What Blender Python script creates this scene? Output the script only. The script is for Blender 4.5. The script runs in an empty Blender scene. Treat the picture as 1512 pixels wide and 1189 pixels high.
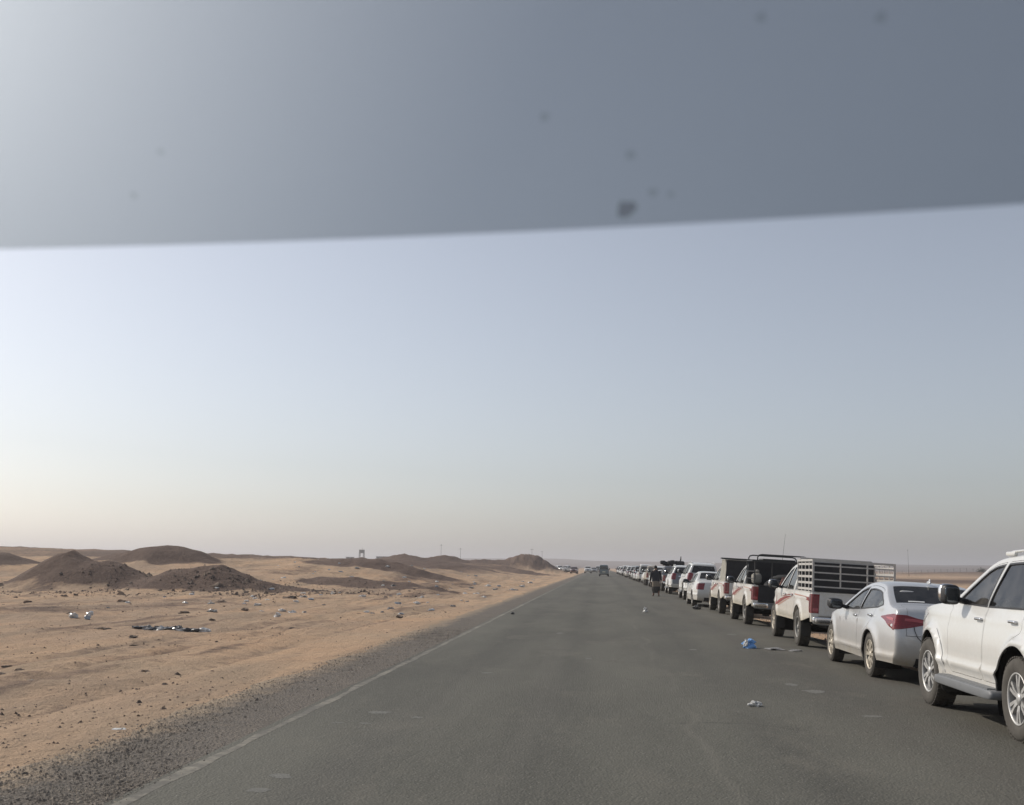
import bpy, math, random
import numpy as np
from mathutils import Vector, Matrix, noise as mnoise
from mathutils.geometry import delaunay_2d_cdt
random.seed(7); np.random.seed(7)
R = math.radians
scene = bpy.context.scene
COL = scene.collection

# ---------------------------------------------------------------- camera, sky, sun, exposure
cam_data = bpy.data.cameras.new('camera')
cam = bpy.data.objects.new('camera', cam_data); COL.objects.link(cam); scene.camera = cam
cam_data.sensor_width = 36; cam_data.lens = 1500 / 1512 * 36
cam_data.clip_start = 0.05; cam_data.clip_end = 30000
CAM_H = 1.65
YAW, PITCH, ROLL = R(4.948), R(9.133), R(.6)
F = Vector((-math.sin(YAW) * math.cos(PITCH), math.cos(YAW) * math.cos(PITCH), math.sin(PITCH)))
Rt = Vector((math.cos(YAW), math.sin(YAW), 0)); U = Rt.cross(F)
R2 = math.cos(ROLL) * Rt + math.sin(ROLL) * U; U2 = -math.sin(ROLL) * Rt + math.cos(ROLL) * U
cam.matrix_world = Matrix(((R2.x, U2.x, -F.x, 0), (R2.y, U2.y, -F.y, 0), (R2.z, U2.z, -F.z, CAM_H), (0, 0, 0, 1)))
cam_data.dof.use_dof = True; cam_data.dof.focus_distance = 40; cam_data.dof.aperture_fstop = 6

SUN_AZ, SUN_EL = R(-64), R(37)            # azimuth from straight ahead (+Y), negative = left
sun_dir = Vector((math.sin(SUN_AZ) * math.cos(SUN_EL), math.cos(SUN_AZ) * math.cos(SUN_EL), math.sin(SUN_EL)))
world = bpy.data.worlds.new('World'); scene.world = world; world.use_nodes = True
wn = world.node_tree.nodes; wl = world.node_tree.links
sky = wn.new('ShaderNodeTexSky'); sky.sky_type = 'NISHITA'; sky.sun_disc = False
sky.sun_elevation = SUN_EL; sky.sun_rotation = SUN_AZ
sky.altitude = 0; sky.air_density = 1.0; sky.dust_density = 1.5; sky.ozone_density = 1.5
hs = wn.new('ShaderNodeHueSaturation'); hs.inputs['Saturation'].default_value = .52
bg = wn['Background']; bg.inputs['Strength'].default_value = .114
wb = wn.new('ShaderNodeMix'); wb.data_type = 'RGBA'; wb.blend_type = 'MULTIPLY'; wb.inputs[0].default_value = 1; wb.inputs[7].default_value = (1.005, 1.0, 1.012, 1)   # camera white balance
wl.new(sky.outputs[0], hs.inputs['Color']); wl.new(hs.outputs[0], wb.inputs[6]); wl.new(wb.outputs[2], bg.inputs[0])
sd = bpy.data.lights.new('sun', 'SUN'); sd.energy = 3.0; sd.angle = R(.6); sd.color = (1, .93, .83)
sun = bpy.data.objects.new('sun', sd); COL.objects.link(sun)
sun.rotation_euler = sun_dir.to_track_quat('Z', 'Y').to_euler()
vs = scene.view_settings; vs.view_transform = 'Standard'; vs.look = 'None'; vs.gamma = 1; vs.use_curve_mapping = False
vs.exposure = 0.0
scene.cycles.max_bounces = 6; scene.cycles.transparent_max_bounces = 12

# ---------------------------------------------------------------- materials
MATS = {}
class NT:
    def __init__(s, name):
        s.m = bpy.data.materials.new(name); s.m.use_nodes = True
        s.t = s.m.node_tree; s.b = s.t.nodes['Principled BSDF']; s.out = s.t.nodes['Material Output']
        MATS[name] = s.m
    def n(s, typ, **kw):
        o = s.t.nodes.new('ShaderNode' + typ)
        for k, v in kw.items():
            if k in o.inputs: o.inputs[k].default_value = v
            else: setattr(o, k, v)
        return o
    def l(s, a, b): s.t.links.new(a, b)
    def noise(s, scale, detail=4, rough=.55, vec=None, stretch=None):
        o = s.n('TexNoise'); o.inputs['Scale'].default_value = scale; o.inputs['Detail'].default_value = detail
        o.inputs['Roughness'].default_value = rough
        if vec is None: vec = s.obj()
        if stretch:
            mp = s.n('Mapping'); mp.inputs['Scale'].default_value = stretch; s.l(vec, mp.inputs[0]); vec = mp.outputs[0]
        s.l(vec, o.inputs['Vector']); return o.outputs['Fac']
    def obj(s):
        if not hasattr(s, '_tc'): s._tc = s.n('TexCoord')
        return s._tc.outputs['Object']
    def ramp(s, fac, p0, p1, c0=(0, 0, 0, 1), c1=(1, 1, 1, 1)):
        o = s.n('ValToRGB'); s.l(fac, o.inputs[0]); e = o.color_ramp.elements
        e[0].position = p0; e[1].position = p1; e[0].color = c0; e[1].color = c1
        return o.outputs[0]
    def mix(s, fac, a, b, blend='MIX'):
        o = s.n('Mix', data_type='RGBA', blend_type=blend)
        for sock, v in ((o.inputs[0], fac), (o.inputs[6], a), (o.inputs[7], b)):
            if hasattr(v, 'is_output'): s.l(v, sock)
            elif isinstance(v, (int, float)): sock.default_value = v
            else: sock.default_value = tuple(v) + ((1,) if len(v) == 3 else ())
        return o.outputs[2]
    def math(s, op, a, b=0):
        o = s.n('Math', operation=op)
        for i, v in enumerate((a, b)):
            if hasattr(v, 'is_output'): s.l(v, o.inputs[i])
            else: o.inputs[i].default_value = v
        return o.outputs[0]
    def bump(s, h, strength, dist):
        o = s.n('Bump'); o.inputs['Strength'].default_value = strength; o.inputs['Distance'].default_value = dist
        s.l(h, o.inputs['Height']); s.l(o.outputs[0], s.b.inputs['Normal'])
    def col(s, c):
        if hasattr(c, 'is_output'): s.l(c, s.b.inputs['Base Color'])
        else: s.b.inputs['Base Color'].default_value = tuple(c) + (1,)
    def set(s, **kw):
        for k, v in kw.items(): s.b.inputs[k.replace('_', ' ')].default_value = v

def simple(name, c, rough=.5, metal=0, var=.12, scale=9):
    t = NT(name); f = t.noise(scale, 3)
    dark = tuple(x * (1 - var) for x in c); lite = tuple(min(1, x * (1 + var)) for x in c)
    t.col(t.mix(f, dark, lite)); t.set(Roughness=rough, Metallic=metal); return t.m

def paint(name, c, metal=0, rough=.30, dirt=.6, coat=.7, dirtc=(.42, .35, .25)):
    """car paint with dust gathered low on the body and thin dust everywhere"""
    t = NT(name)
    sp = t.n('SeparateXYZ'); t.l(t.obj(), sp.inputs[0])
    f = t.noise(3.5, 5, .6); f2 = t.noise(22, 4, .65)
    z = t.n('MapRange'); z.inputs['From Min'].default_value = .95; z.inputs['From Max'].default_value = .28
    t.l(sp.outputs['Z'], z.inputs['Value'])
    low = t.math('MULTIPLY', t.math('MULTIPLY', z.outputs[0], z.outputs[0]), t.math('ADD', f, .25))
    d = t.math('MULTIPLY', t.math('ADD', low, t.math('MULTIPLY', t.ramp(f2, .35, .75), .22)), dirt)
    dm = t.n('Clamp'); t.l(d, dm.inputs[0])
    t.col(t.mix(dm.outputs[0], c, dirtc))
    t.l(t.math('ADD', t.math('MULTIPLY', dm.outputs[0], .5), rough), t.b.inputs['Roughness'])
    t.set(Metallic=metal); t.b.inputs['Coat Weight'].default_value = coat; t.b.inputs['Coat Roughness'].default_value = .12
    return t.m

def glass(name, tint, opac, rough=.04, dust=.12):
    """thin automotive pane: tinted see-through, mirror sheen at grazing angles, a film of dust"""
    t = NT(name); t.t.nodes.remove(t.b)
    tr = t.n('BsdfTransparent'); tr.inputs[0].default_value = tuple(tint) + (1,)
    gl = t.n('BsdfGlossy'); gl.inputs['Roughness'].default_value = rough
    df = t.n('BsdfDiffuse'); df.inputs[0].default_value = (.38, .36, .33, 1)
    fr = t.n('Fresnel'); fr.inputs[0].default_value = 1.5
    m1 = t.n('MixShader'); t.l(t.math('MULTIPLY', t.ramp(t.noise(6, 4), .3, .8), dust), m1.inputs[0]); t.l(tr.outputs[0], m1.inputs[1]); t.l(df.outputs[0], m1.inputs[2])
    m2 = t.n('MixShader'); t.l(t.math('ADD', fr.outputs[0], opac), m2.inputs[0]); t.l(m1.outputs[0], m2.inputs[1]); t.l(gl.outputs[0], m2.inputs[2])
    t.l(m2.outputs[0], t.out.inputs[0]); return t.m

paint('paint_white', (.66, .66, .635), dirt=.6)
paint('paint_white_dusty', (.66, .65, .62), dirt=1.7, dirtc=(.52, .44, .30))
paint('paint_silver', (.56, .57, .58), metal=.40, rough=.32, dirt=.7)
paint('paint_pearl', (.58, .59, .60), metal=.15, dirt=.4)
paint('paint_grey', (.16, .165, .18), metal=.4, dirt=.6)
paint('paint_teal', (.115, .15, .16), metal=.3, dirt=.5)
paint('paint_beige', (.55, .47, .37), metal=.15, dirt=.5)
paint('paint_black', (.025, .026, .03), dirt=.35)
paint('paint_maroon', (.14, .05, .05), dirt=.5)
paint('paint_green', (.10, .15, .12), dirt=.5)
glass('glass_clear', (.62, .68, .68), .03, dust=.30)
glass('glass_tinted', (.16, .17, .18), .03, dust=.16)
glass('glass_dark', (.07, .075, .08), .02, dust=.12)
simple('trim_black', (.022, .022, .024), .5)
simple('rubber', (.045, .042, .038), .85, var=.3)
simple('tyre_rubber', (.075, .068, .058), .9, var=.35, scale=14)
simple('underbody', (.018, .017, .016), .9)
simple('plastic_grey', (.16, .165, .17), .55)
simple('seat_grey', (.22, .21, .20), .85)
simple('seat_light', (.50, .49, .47), .85)
simple('dash', (.05, .05, .05), .7)
simple('chrome', (.75, .75, .76), .16, 1, var=.04)
simple('alloy', (.50, .49, .47), .45, .55, var=.12)
simple('alloy_dusty', (.50, .45, .37), .5, .45, var=.2)
simple('steel_rim', (.30, .29, .27), .55, .4, var=.2)
simple('rack_white', (.47, .45, .42), .55, 0, var=.25, scale=18)
simple('rack_black', (.03, .03, .03), .5)
simple('stripe_red', (.22, .035, .03), .45, var=.25)
simple('stripe_pale', (.42, .20, .14), .45, var=.25)
simple('sticker', (.75, .75, .73), .6)
simple('plate', (.72, .66, .45), .5)
simple('canvas', (.30, .285, .245), .9, var=.3, scale=25)
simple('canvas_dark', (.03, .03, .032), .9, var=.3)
simple('straw', (.50, .36, .14), .9, var=.4, scale=60)
simple('blanket', (.26, .14, .11), .95, var=.3)
def lamp(name, c, e=0):
    t = NT(name); w = t.n('TexWave', wave_type='BANDS', bands_direction='Z'); w.inputs['Scale'].default_value = 11; w.inputs['Distortion'].default_value = 1.5; t.l(t.obj(), w.inputs['Vector'])
    f = t.noise(9, 3)
    t.col(t.mix(t.ramp(w.outputs['Fac'], .35, .75), tuple(x * .9 for x in c), t.mix(f, tuple(x * .8 for x in c), tuple(min(1, x * 1.3) for x in c)))); t.set(Roughness=.15); t.b.inputs['Coat Weight'].default_value = .6
    return t.m
lamp('lamp_red', (.20, .011, .014)); lamp('lamp_white', (.6, .6, .58)); lamp('lamp_clear_red', (.42, .07, .075))

# ---------------------------------------------------------------- mesh helpers
class MB:
    def __init__(s): s.v = []; s.f = []; s.n = []; s.mi = []; s.cur = 0
    def add(s, verts, faces, norms=None, smooth=False):
        o = len(s.v); V = [tuple(p) for p in verts]; s.v += V
        if norms is None:
            fn = []
            for f in faces:
                p = [Vector(V[i]) for i in f]; nn = Vector((0, 0, 0))
                for i in range(len(p)):
                    nn += (p[i] - p[0]).cross(p[(i + 1) % len(p)] - p[0])
                fn.append(nn)
            if smooth:
                vn = [Vector((0, 0, 0)) for _ in V]
                for f, nn in zip(faces, fn):
                    for i in f: vn[i] += nn
                norms = [(x.normalized() if x.length > 1e-12 else Vector((0, 0, 1))) for x in vn]
        for k, f in enumerate(faces):
            s.f.append(tuple(i + o for i in f)); s.mi.append(s.cur)
            if norms is None:
                x = fn[k].normalized() if fn[k].length > 1e-14 else Vector((0, 0, 1))
                s.n += [tuple(x)] * len(f)
            else: s.n += [tuple(norms[i]) for i in f]
        return s
    def box(s, c, d, rot=None, taper=1):
        x, y, z = (k / 2 for k in d); vs_ = []
        for sz in (-1, 1):
            k = taper if sz > 0 else 1
            for sx, sy in ((-1, -1), (1, -1), (1, 1), (-1, 1)): vs_.append(Vector((sx * x * k, sy * y * k, sz * z)))
        if rot is not None: vs_ = [rot @ p for p in vs_]
        vs_ = [p + Vector(c) for p in vs_]
        return s.add(vs_, [(3, 2, 1, 0), (4, 5, 6, 7), (0, 1, 5, 4), (1, 2, 6, 5), (2, 3, 7, 6), (3, 0, 4, 7)])
    def bar(s, a, b, w, h=None, up=(0, 0, 1)):
        a = Vector(a); b = Vector(b); h = h or w; d = (b - a); L = d.length; d.normalize(); upv = Vector(up)
        if abs(d.dot(upv)) > .98: upv = Vector((0, 1, 0))
        x = d.cross(upv).normalized(); z = x.cross(d)
        return s.box((a + b) / 2, (w, L, h), Matrix((x, d, z)).transposed())
    def tube(s, pts, r, seg=8, caps=True):
        pts = [Vector(p) for p in pts]; rs = r if isinstance(r, (list, tuple)) else [r] * len(pts)
        V = []; N = []; ref = None
        for i, p in enumerate(pts):
            d = (pts[min(i + 1, len(pts) - 1)] - pts[max(i - 1, 0)]).normalized()
            if ref is None: ref = Vector((0, 0, 1)) if abs(d.z) < .9 else Vector((1, 0, 0))
            x = d.cross(ref).normalized(); y = x.cross(d); ref = y
            for k in range(seg):
                a = 2 * math.pi * k / seg; nn = x * math.cos(a) + y * math.sin(a)
                V.append(p + nn * rs[i]); N.append(nn)
        Fc = []
        for i in range(len(pts) - 1):
            for k in range(seg):
                a = i * seg + k; b = i * seg + (k + 1) % seg; Fc.append((a, a + seg, b + seg, b))
        s.add(V, Fc, N)
        if caps:
            s.add(V[:seg], [tuple(range(seg))]); s.add(V[-seg:], [tuple(range(seg))[::-1]])
        return s
    def lathe(s, prof, seg=32, axis='x', c=(0, 0, 0), a0=0, a1=2 * math.pi, smooth=True):
        """prof: (along axis, radius)"""
        V = []; full = abs(a1 - a0 - 2 * math.pi) < 1e-6; m = seg if full else seg + 1
        for (t, r) in prof:
            for k in range(m):
                a = a0 + (a1 - a0) * k / seg; q = (r * math.cos(a), r * math.sin(a))
                p = {'x': (t, q[0], q[1]), 'z': (q[0], q[1], t), 'y': (q[0], t, q[1])}[axis]
                V.append(Vector(p) + Vector(c))
        Fc = []
        for i in range(len(prof) - 1):
            for k in range(seg):
                k2 = (k + 1) % m; a = i * m + k; b = i * m + k2; Fc.append((a, b, b + m, a + m))
        return s.add(V, Fc, smooth=smooth)
    def soft(s, c, d, e=.35, rot=None, nu=10, nv=14):
        """superellipsoid: a box with soft edges"""
        V = []; sg = lambda x, p: math.copysign(abs(x) ** p, x)
        for i in range(nu + 1):
            u = -math.pi / 2 + math.pi * i / nu
            for k in range(nv):
                a = 2 * math.pi * k / nv
                p = Vector((d[0] / 2 * sg(math.cos(u), e) * sg(math.cos(a), e), d[1] / 2 * sg(math.cos(u), e) * sg(math.sin(a), e), d[2] / 2 * sg(math.sin(u), e)))
                if rot is not None: p = rot @ p
                V.append(p + Vector(c))
        Fc = []
        for i in range(nu):
            for k in range(nv):
                a = i * nv + k; b = i * nv + (k + 1) % nv; Fc.append((a, b, b + nv, a + nv))
        return s.add(V, Fc, smooth=True)
    def mirrored(s):
        o = MB(); o.v = [(-x, y, z) for x, y, z in s.v]; i = 0
        for f in s.f:
            o.f.append(f[::-1]); ns = s.n[i:i + len(f)]; i += len(f)
            o.n += [(-a, b, c) for a, b, c in ns[::-1]]
        o.mi = list(s.mi); return o
    def build(s, name, mats, parent=None):
        me = bpy.data.meshes.new(name); me.from_pydata(s.v, [], s.f)
        ms = mats if isinstance(mats, (list, tuple)) else [mats]
        for m in ms: me.materials.append(MATS[m])
        if len(ms) > 1: me.polygons.foreach_set('material_index', s.mi)
        me.polygons.foreach_set('use_smooth', [True] * len(s.f))
        if s.n: me.normals_split_custom_set(s.n)
        me.update()
        o = bpy.data.objects.new(name, me); COL.objects.link(o); o.parent = parent
        return o

def obj_from(name, V, Fc, mat, parent=None, smooth=False):
    me = bpy.data.meshes.new(name); me.from_pydata([tuple(v) for v in V], [], [tuple(f) for f in Fc])
    me.materials.append(MATS[mat]); me.polygons.foreach_set('use_smooth', [smooth] * len(me.polygons)); me.update()
    o = bpy.data.objects.new(name, me); COL.objects.link(o); o.parent = parent; return o
def tag(o, label=None, cat=None, group=None, kind=None):
    for k, v in (('label', label), ('category', cat), ('group', group), ('kind', kind)):
        if v: o[k] = v
    return o
def empty(name, loc=(0, 0, 0), rz=0):
    o = bpy.data.objects.new(name, None); COL.objects.link(o); o.location = loc; o.rotation_euler = (0, 0, rz)
    o.empty_display_size = .2; return o
def copy_tree(o, parent=None, swap=None):
    c = o.copy(); COL.objects.link(c); c.parent = parent
    if swap and c.type == 'MESH':
        for sl in c.material_slots:
            if sl.material and sl.material.name in swap:
                nm = swap[sl.material.name]; sl.link = 'OBJECT'; sl.material = MATS[nm]
    for ch in list(o.children): copy_tree(ch, c, swap)
    return c

def inpoly(P, poly):
    x, y = P[:, 0], P[:, 1]; r = np.zeros(len(P), bool); n = len(poly)
    for i in range(n):
        x1, y1 = poly[i]; x2, y2 = poly[(i + 1) % n]
        if y1 == y2: continue
        c = ((y1 > y) != (y2 > y)) & (x < (x2 - x1) * (y - y1) / (y2 - y1) + x1); r ^= c
    return r
def resample(poly, step, closed=True):
    out = []; n = len(poly)
    for i in range(n if closed else n - 1):
        a = poly[i]; b = poly[(i + 1) % n]; L = math.hypot(b[0] - a[0], b[1] - a[1])
        if L < 1e-7: continue
        k = max(1, math.ceil(L / step))
        out += [(a[0] + (b[0] - a[0]) * j / k, a[1] + (b[1] - a[1]) * j / k) for j in range(k)]
    if not closed: out.append(tuple(poly[-1]))
    return out
def offset(poly, d):
    """move a closed polygon inwards by d (negative = outwards)"""
    P = [Vector(p) for p in poly]; n = len(P)
    area = sum(P[i].x * P[(i + 1) % n].y - P[(i + 1) % n].x * P[i].y for i in range(n)); sg = 1 if area > 0 else -1
    out = []
    for i in range(n):
        e1 = (P[i] - P[i - 1]); e2 = (P[(i + 1) % n] - P[i])
        if e1.length < 1e-9 or e2.length < 1e-9: out.append(tuple(P[i])); continue
        e1.normalize(); e2.normalize()
        n1 = Vector((-e1.y, e1.x)); n2 = Vector((-e2.y, e2.x)); m = n1 + n2
        if m.length < .2: m = n1
        m.normalize(); k = d / max(.45, m.dot(n1))
        out.append(tuple(P[i] + m * k * sg))
    return out
def smooth_poly(pts, n=6, closed=True):
    P = [Vector(p) for p in pts]; N = len(P); out = []
    for i in range(N if closed else N - 1):
        p0, p1, p2, p3 = (P[(i - 1) % N], P[i], P[(i + 1) % N], P[(i + 2) % N]) if closed else (P[max(i - 1, 0)], P[i], P[i + 1], P[min(i + 2, N - 1)])
        for k in range(n):
            t = k / n
            out.append(tuple(.5 * ((2 * p1) + (p2 - p0) * t + (2 * p0 - 5 * p1 + 4 * p2 - p3) * t * t + (3 * p1 - p0 - 3 * p2 + p3) * t ** 3)))
    if not closed: out.append(tuple(P[-1]))
    return out
def rounded(poly, r, n=4):
    out = []; N = len(poly)
    for i in range(N):
        p = Vector(poly[i]); a = Vector(poly[i - 1]) - p; b = Vector(poly[(i + 1) % N]) - p
        k = min(r, a.length * .45, b.length * .45); A = p + a.normalized() * k; B = p + b.normalized() * k
        for j in range(n + 1):
            t = j / n; out.append(tuple((1 - t) ** 2 * A + 2 * t * (1 - t) * p + t * t * B))
    return out
def cdt(loops, step):
    verts = []; edges = []
    for lp in loops:
        o = len(verts); verts += lp; n = len(lp); edges += [(o + i, o + (i + 1) % n) for i in range(n)]
    B = np.array(verts); lo = B.min(0); hi = B.max(0)
    gx = np.arange(lo[0] + step / 2, hi[0], step); gy = np.arange(lo[1] + step / 2, hi[1], step)
    G = np.array([(x + (step / 2 if j % 2 else 0), y) for j, y in enumerate(gy) for x in gx]).reshape(-1, 2)
    if len(G):
        G = G[inpoly(G, loops[0])]
    if len(G):
        d = np.sqrt(((G[:, None, :] - B[None]) ** 2).sum(2)).min(1); G = G[d > step * .5]
    allv = [Vector(p) for p in verts] + [Vector(p) for p in G]
    r = delaunay_2d_cdt(allv, edges, [], 0, 1e-5)
    V = np.array([tuple(p) for p in r[0]]); T = np.array([tuple(f) for f in r[2] if len(f) == 3])
    return V, T
def skin(mb, V, T, surf, off=0, lip=0, flip=False, eps=1e-3):
    if len(T) == 0: return
    used = sorted(set(int(i) for t in T for i in t)); ix = {k: i for i, k in enumerate(used)}
    P = []; N = []
    for k in used:
        u, v = V[k]; p = surf(u, v)
        nn = (surf(u + eps, v) - surf(u - eps, v)).cross(surf(u, v + eps) - surf(u, v - eps))
        nn = nn.normalized() if nn.length > 1e-14 else Vector((0, 0, 1))
        if flip: nn = -nn
        P.append(p + nn * off); N.append(nn)
    Fc = []; ec = {}
    for t in T:
        a, b, c = (ix[int(i)] for i in t)
        ar = (V[t[1]][0] - V[t[0]][0]) * (V[t[2]][1] - V[t[0]][1]) - (V[t[2]][0] - V[t[0]][0]) * (V[t[1]][1] - V[t[0]][1])
        if ar < 0: b, c = c, b
        if flip: b, c = c, b
        Fc.append((a, b, c))
        for e in ((a, b), (b, c), (c, a)):
            if (e[1], e[0]) in ec: del ec[(e[1], e[0])]
            else: ec[e] = 1
    mb.add(P, Fc, N)
    if lip:
        for a, b in ec:
            A, B = P[a], P[b]; A2 = A - N[a] * lip; B2 = B - N[b] * lip
            mb.add([A, A2, B2, B], [(0, 1, 2, 3)])
def patch(mb, poly, surf, holes=(), off=0, step=.08, lip=0, flip=False):
    loops = [resample(poly, step)] + [resample(h, step) for h in holes]
    V, T = cdt(loops, step); c = V[T].mean(1); k = inpoly(c, loops[0])
    for h in loops[1:]: k &= ~inpoly(c, h)
    skin(mb, V, T[k], surf, off, lip, flip)

# ---------------------------------------------------------------- car bodies
class Body:
    """side skin y(a, z) plus a crowned skin lofted along the side-view outline; a runs forward from the rear axle"""
    def __init__(s, m):
        s.m = m; pts = m['prof']; s.knot = []
        A = []; n = 10; N = len(pts); P = [Vector(p) for p in pts]; cut = set(m.get('cut', ()))
        for i in range(N - 1):
            p0 = P[i - 1] if i > 0 and i not in cut else P[i] * 2 - P[i + 1]
            p3 = P[i + 2] if i + 2 < N and (i + 1) not in cut else P[i + 1] * 2 - P[i]
            for k in range(n):
                t = k / n
                A.append(.5 * ((2 * P[i]) + (P[i + 1] - p0) * t + (2 * p0 - 5 * P[i] + 4 * P[i + 1] - p3) * t * t + (3 * P[i] - p0 - 3 * P[i + 1] + p3) * t ** 3))
        A.append(P[-1]); s.pr = np.array([tuple(p) for p in A])
        d = np.sqrt((np.diff(s.pr[:, :2], axis=0) ** 2).sum(1)); s.S = np.concatenate([[0], np.cumsum(d)])
        s.knot = [s.S[i * n] for i in range(N)]; s.L = s.S[-1]
        ss = np.arange(0, s.L, .01); a = np.interp(ss, s.S, s.pr[:, 0]); z = np.interp(ss, s.S, s.pr[:, 1])
        w = 5; na = []
        for i in range(len(ss)):
            j0 = max(0, i - w); j1 = min(len(ss) - 1, i + w); v = Vector((z[j1] - z[j0], -(a[j1] - a[j0]))).normalized(); na.append(tuple(v))
        s.ss = ss; s.na = np.array(na)
    def Y(s, a, z):
        m = s.m; f0, f1, kf = m['pf']; r0, r1, kr = m['pb']
        w = m['w']
        if a > f0: w -= kf * ((a - f0) / (f1 - f0)) ** 2.2
        if a < r0: w -= kr * ((r0 - a) / (r0 - r1)) ** 2.2
        zb = m['belt'][0] + m['belt'][1] * a; zs = m['zs']; zz = min(z, zb); t = zz - zs
        y = w - (m['lo'] if t < 0 else m['up']) * t * t
        if z > zb:
            d = z - zb; r = .03; y -= m['lean'] * (math.sqrt(d * d + r * r) - r) + m.get('lc', .12) * d * d
        for zc, wd, am in m.get('crease', ()): y += am * math.exp(-((z - zc) / wd) ** 2)
        fa, fw = m['flare']
        for ax in (0, m['wb']):
            dd = math.hypot(a - ax, z - m['rw']) - m['ra']
            if dd > -.06 and dd < .35: y += fa * math.exp(-((dd - .015) / fw) ** 2) * (1 if dd > 0 else 1)
        return y
    def side(s, sg): return lambda a, z: Vector((sg * s.Y(a, z), a, z))
    def T(s, u, w):
        w = max(-1, min(1, w)); u = max(0, min(s.L, u))
        a = float(np.interp(u, s.S, s.pr[:, 0])); z = float(np.interp(u, s.S, s.pr[:, 1])); c = float(np.interp(u, s.S, s.pr[:, 2]))
        n = (float(np.interp(u, s.ss, s.na[:, 0])), float(np.interp(u, s.ss, s.na[:, 1])))
        q = math.sin(w * math.pi / 2); k = math.sqrt(max(0, 1 - abs(q) ** 3.2))
        return Vector((q * s.Y(a, z), a + n[0] * c * k, z + n[1] * c * k))
    @staticmethod
    def W(q): return math.asin(max(-1, min(1, q))) * 2 / math.pi
    def tp(s, pts): return [(u, s.W(q)) for u, q in pts]
    def top(s, mb, pts, holes=(), **kw):
        """polygon in (arc length, lateral fraction)"""
        kw.setdefault('step', .058); patch(mb, s.tp(resample(pts, .12)), s.T, [s.tp(resample(h, .12)) for h in holes], **kw)
    def edge(s, a1, a2, d):
        """upper outline between two lengthwise positions, moved inwards by d (front to back)"""
        out = []
        for i, u in enumerate(s.ss[::4]):
            n = s.na[min(len(s.na) - 1, i * 4)]
            a = np.interp(u, s.S, s.pr[:, 0]) - n[0] * d; z = np.interp(u, s.S, s.pr[:, 1]) - n[1] * d
            if z > s.m['belt'][0] + s.m['belt'][1] * a - .02 and a2 <= a <= a1: out.append((float(a), float(z)))
        return out
    def outline(s):
        m = s.m; ra, rw, zl = m['ra'], m['rw'], m['sill']; P = [tuple(p[:2]) for p in s.pr[::2]]
        if tuple(s.pr[-1][:2]) != P[-1]: P.append(tuple(s.pr[-1][:2]))
        def arc(ax, z0, z1):
            t0 = math.pi - math.asin(max(-1, min(1, (z0 - rw) / ra))); t1 = math.asin(max(-1, min(1, (z1 - rw) / ra)))
            return [(ax + ra * math.cos(t0 + (t1 - t0) * i / 22), rw + ra * math.sin(t0 + (t1 - t0) * i / 22)) for i in range(23)]
        if m.get('rear_arch', True): P += arc(0, P[-1][1], zl)
        else: P += [(P[-1][0], zl)] if abs(P[-1][1] - zl) > .01 else []
        P += arc(m['wb'], zl, P[0][1])
        return P
    def sides(s, root, body_mb, paintm, doors, wins, glassm, handles=True, step=.085, gap=.006, trim=.02):
        """doors: polygons in (a, z); wins: (polygon, door index or None, glass material)"""
        out = resample(s.outline(), step)
        D = [resample(rounded(d, .05), step) for d in doors]; D2 = [offset(d, gap) for d in D]
        Wn = [resample(w[0], step * .8) for w in wins]; Wt = [offset(w, -trim) for w in Wn]
        V, T = cdt([out] + D + D2 + Wn + Wt, step); c = V[T].mean(1)
        lab = np.full(len(T), -1); ins = inpoly(c, out); used = ~ins
        res = {}
        for i, (w, t) in enumerate(zip(Wn, Wt)):
            k = inpoly(c, w) & ~used; res['w', i] = T[k]; used |= k
            k = inpoly(c, t) & ~used; res['t', i] = T[k]; used |= k
        for i, (d, d2) in enumerate(zip(D, D2)):
            k = inpoly(c, d2) & ~used; res['d', i] = T[k]; used |= k
            k = inpoly(c, d) & ~used; res['g', i] = T[k]; used |= k
        bodyT = T[~used]
        dobj = {}
        for sg in (-1, 1):
            f = sg < 0; sf = s.side(sg)
            skin(body_mb, V, bodyT, sf, lip=.02, flip=f)
            tm = MB()
            for i in range(len(doors)):
                mb = MB(); skin(mb, V, res['d', i], sf, lip=.02, flip=f); dobj[sg, i] = mb.build('door', paintm, root)
                skin(tm, V, res['g', i], sf, off=-.016, flip=f)
            for i in range(len(wins)): skin(tm, V, res['t', i], sf, off=.003, lip=.015, flip=f)
            tm.build('window_trim', 'trim_black', root)
            for i, w in enumerate(wins):
                mb = MB(); skin(mb, V, res['w', i], sf, off=-.008, flip=f)
                mb.build('window', w[2], dobj[sg, w[1]] if w[1] is not None else root)
        return dobj
    def wells(s, mb):
        m = s.m
        for ax in ((0, m['wb']) if m.get('rear_arch', True) else (m['wb'],)):
            for sg in (-1, 1):
                r = m['ra'] - .004
                y0 = min(s.Y(ax + r * math.cos(t), m['rw'] + r * math.sin(t)) for t in np.linspace(.2, 2.9, 9)) - .012
                mb.lathe([(sg * y0, r), (sg * (y0 - .04), r + .02), (sg * .48, r + .02), (sg * .48, .1)], 20, 'x', (0, ax, m['rw']), R(-25), R(205))

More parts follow.
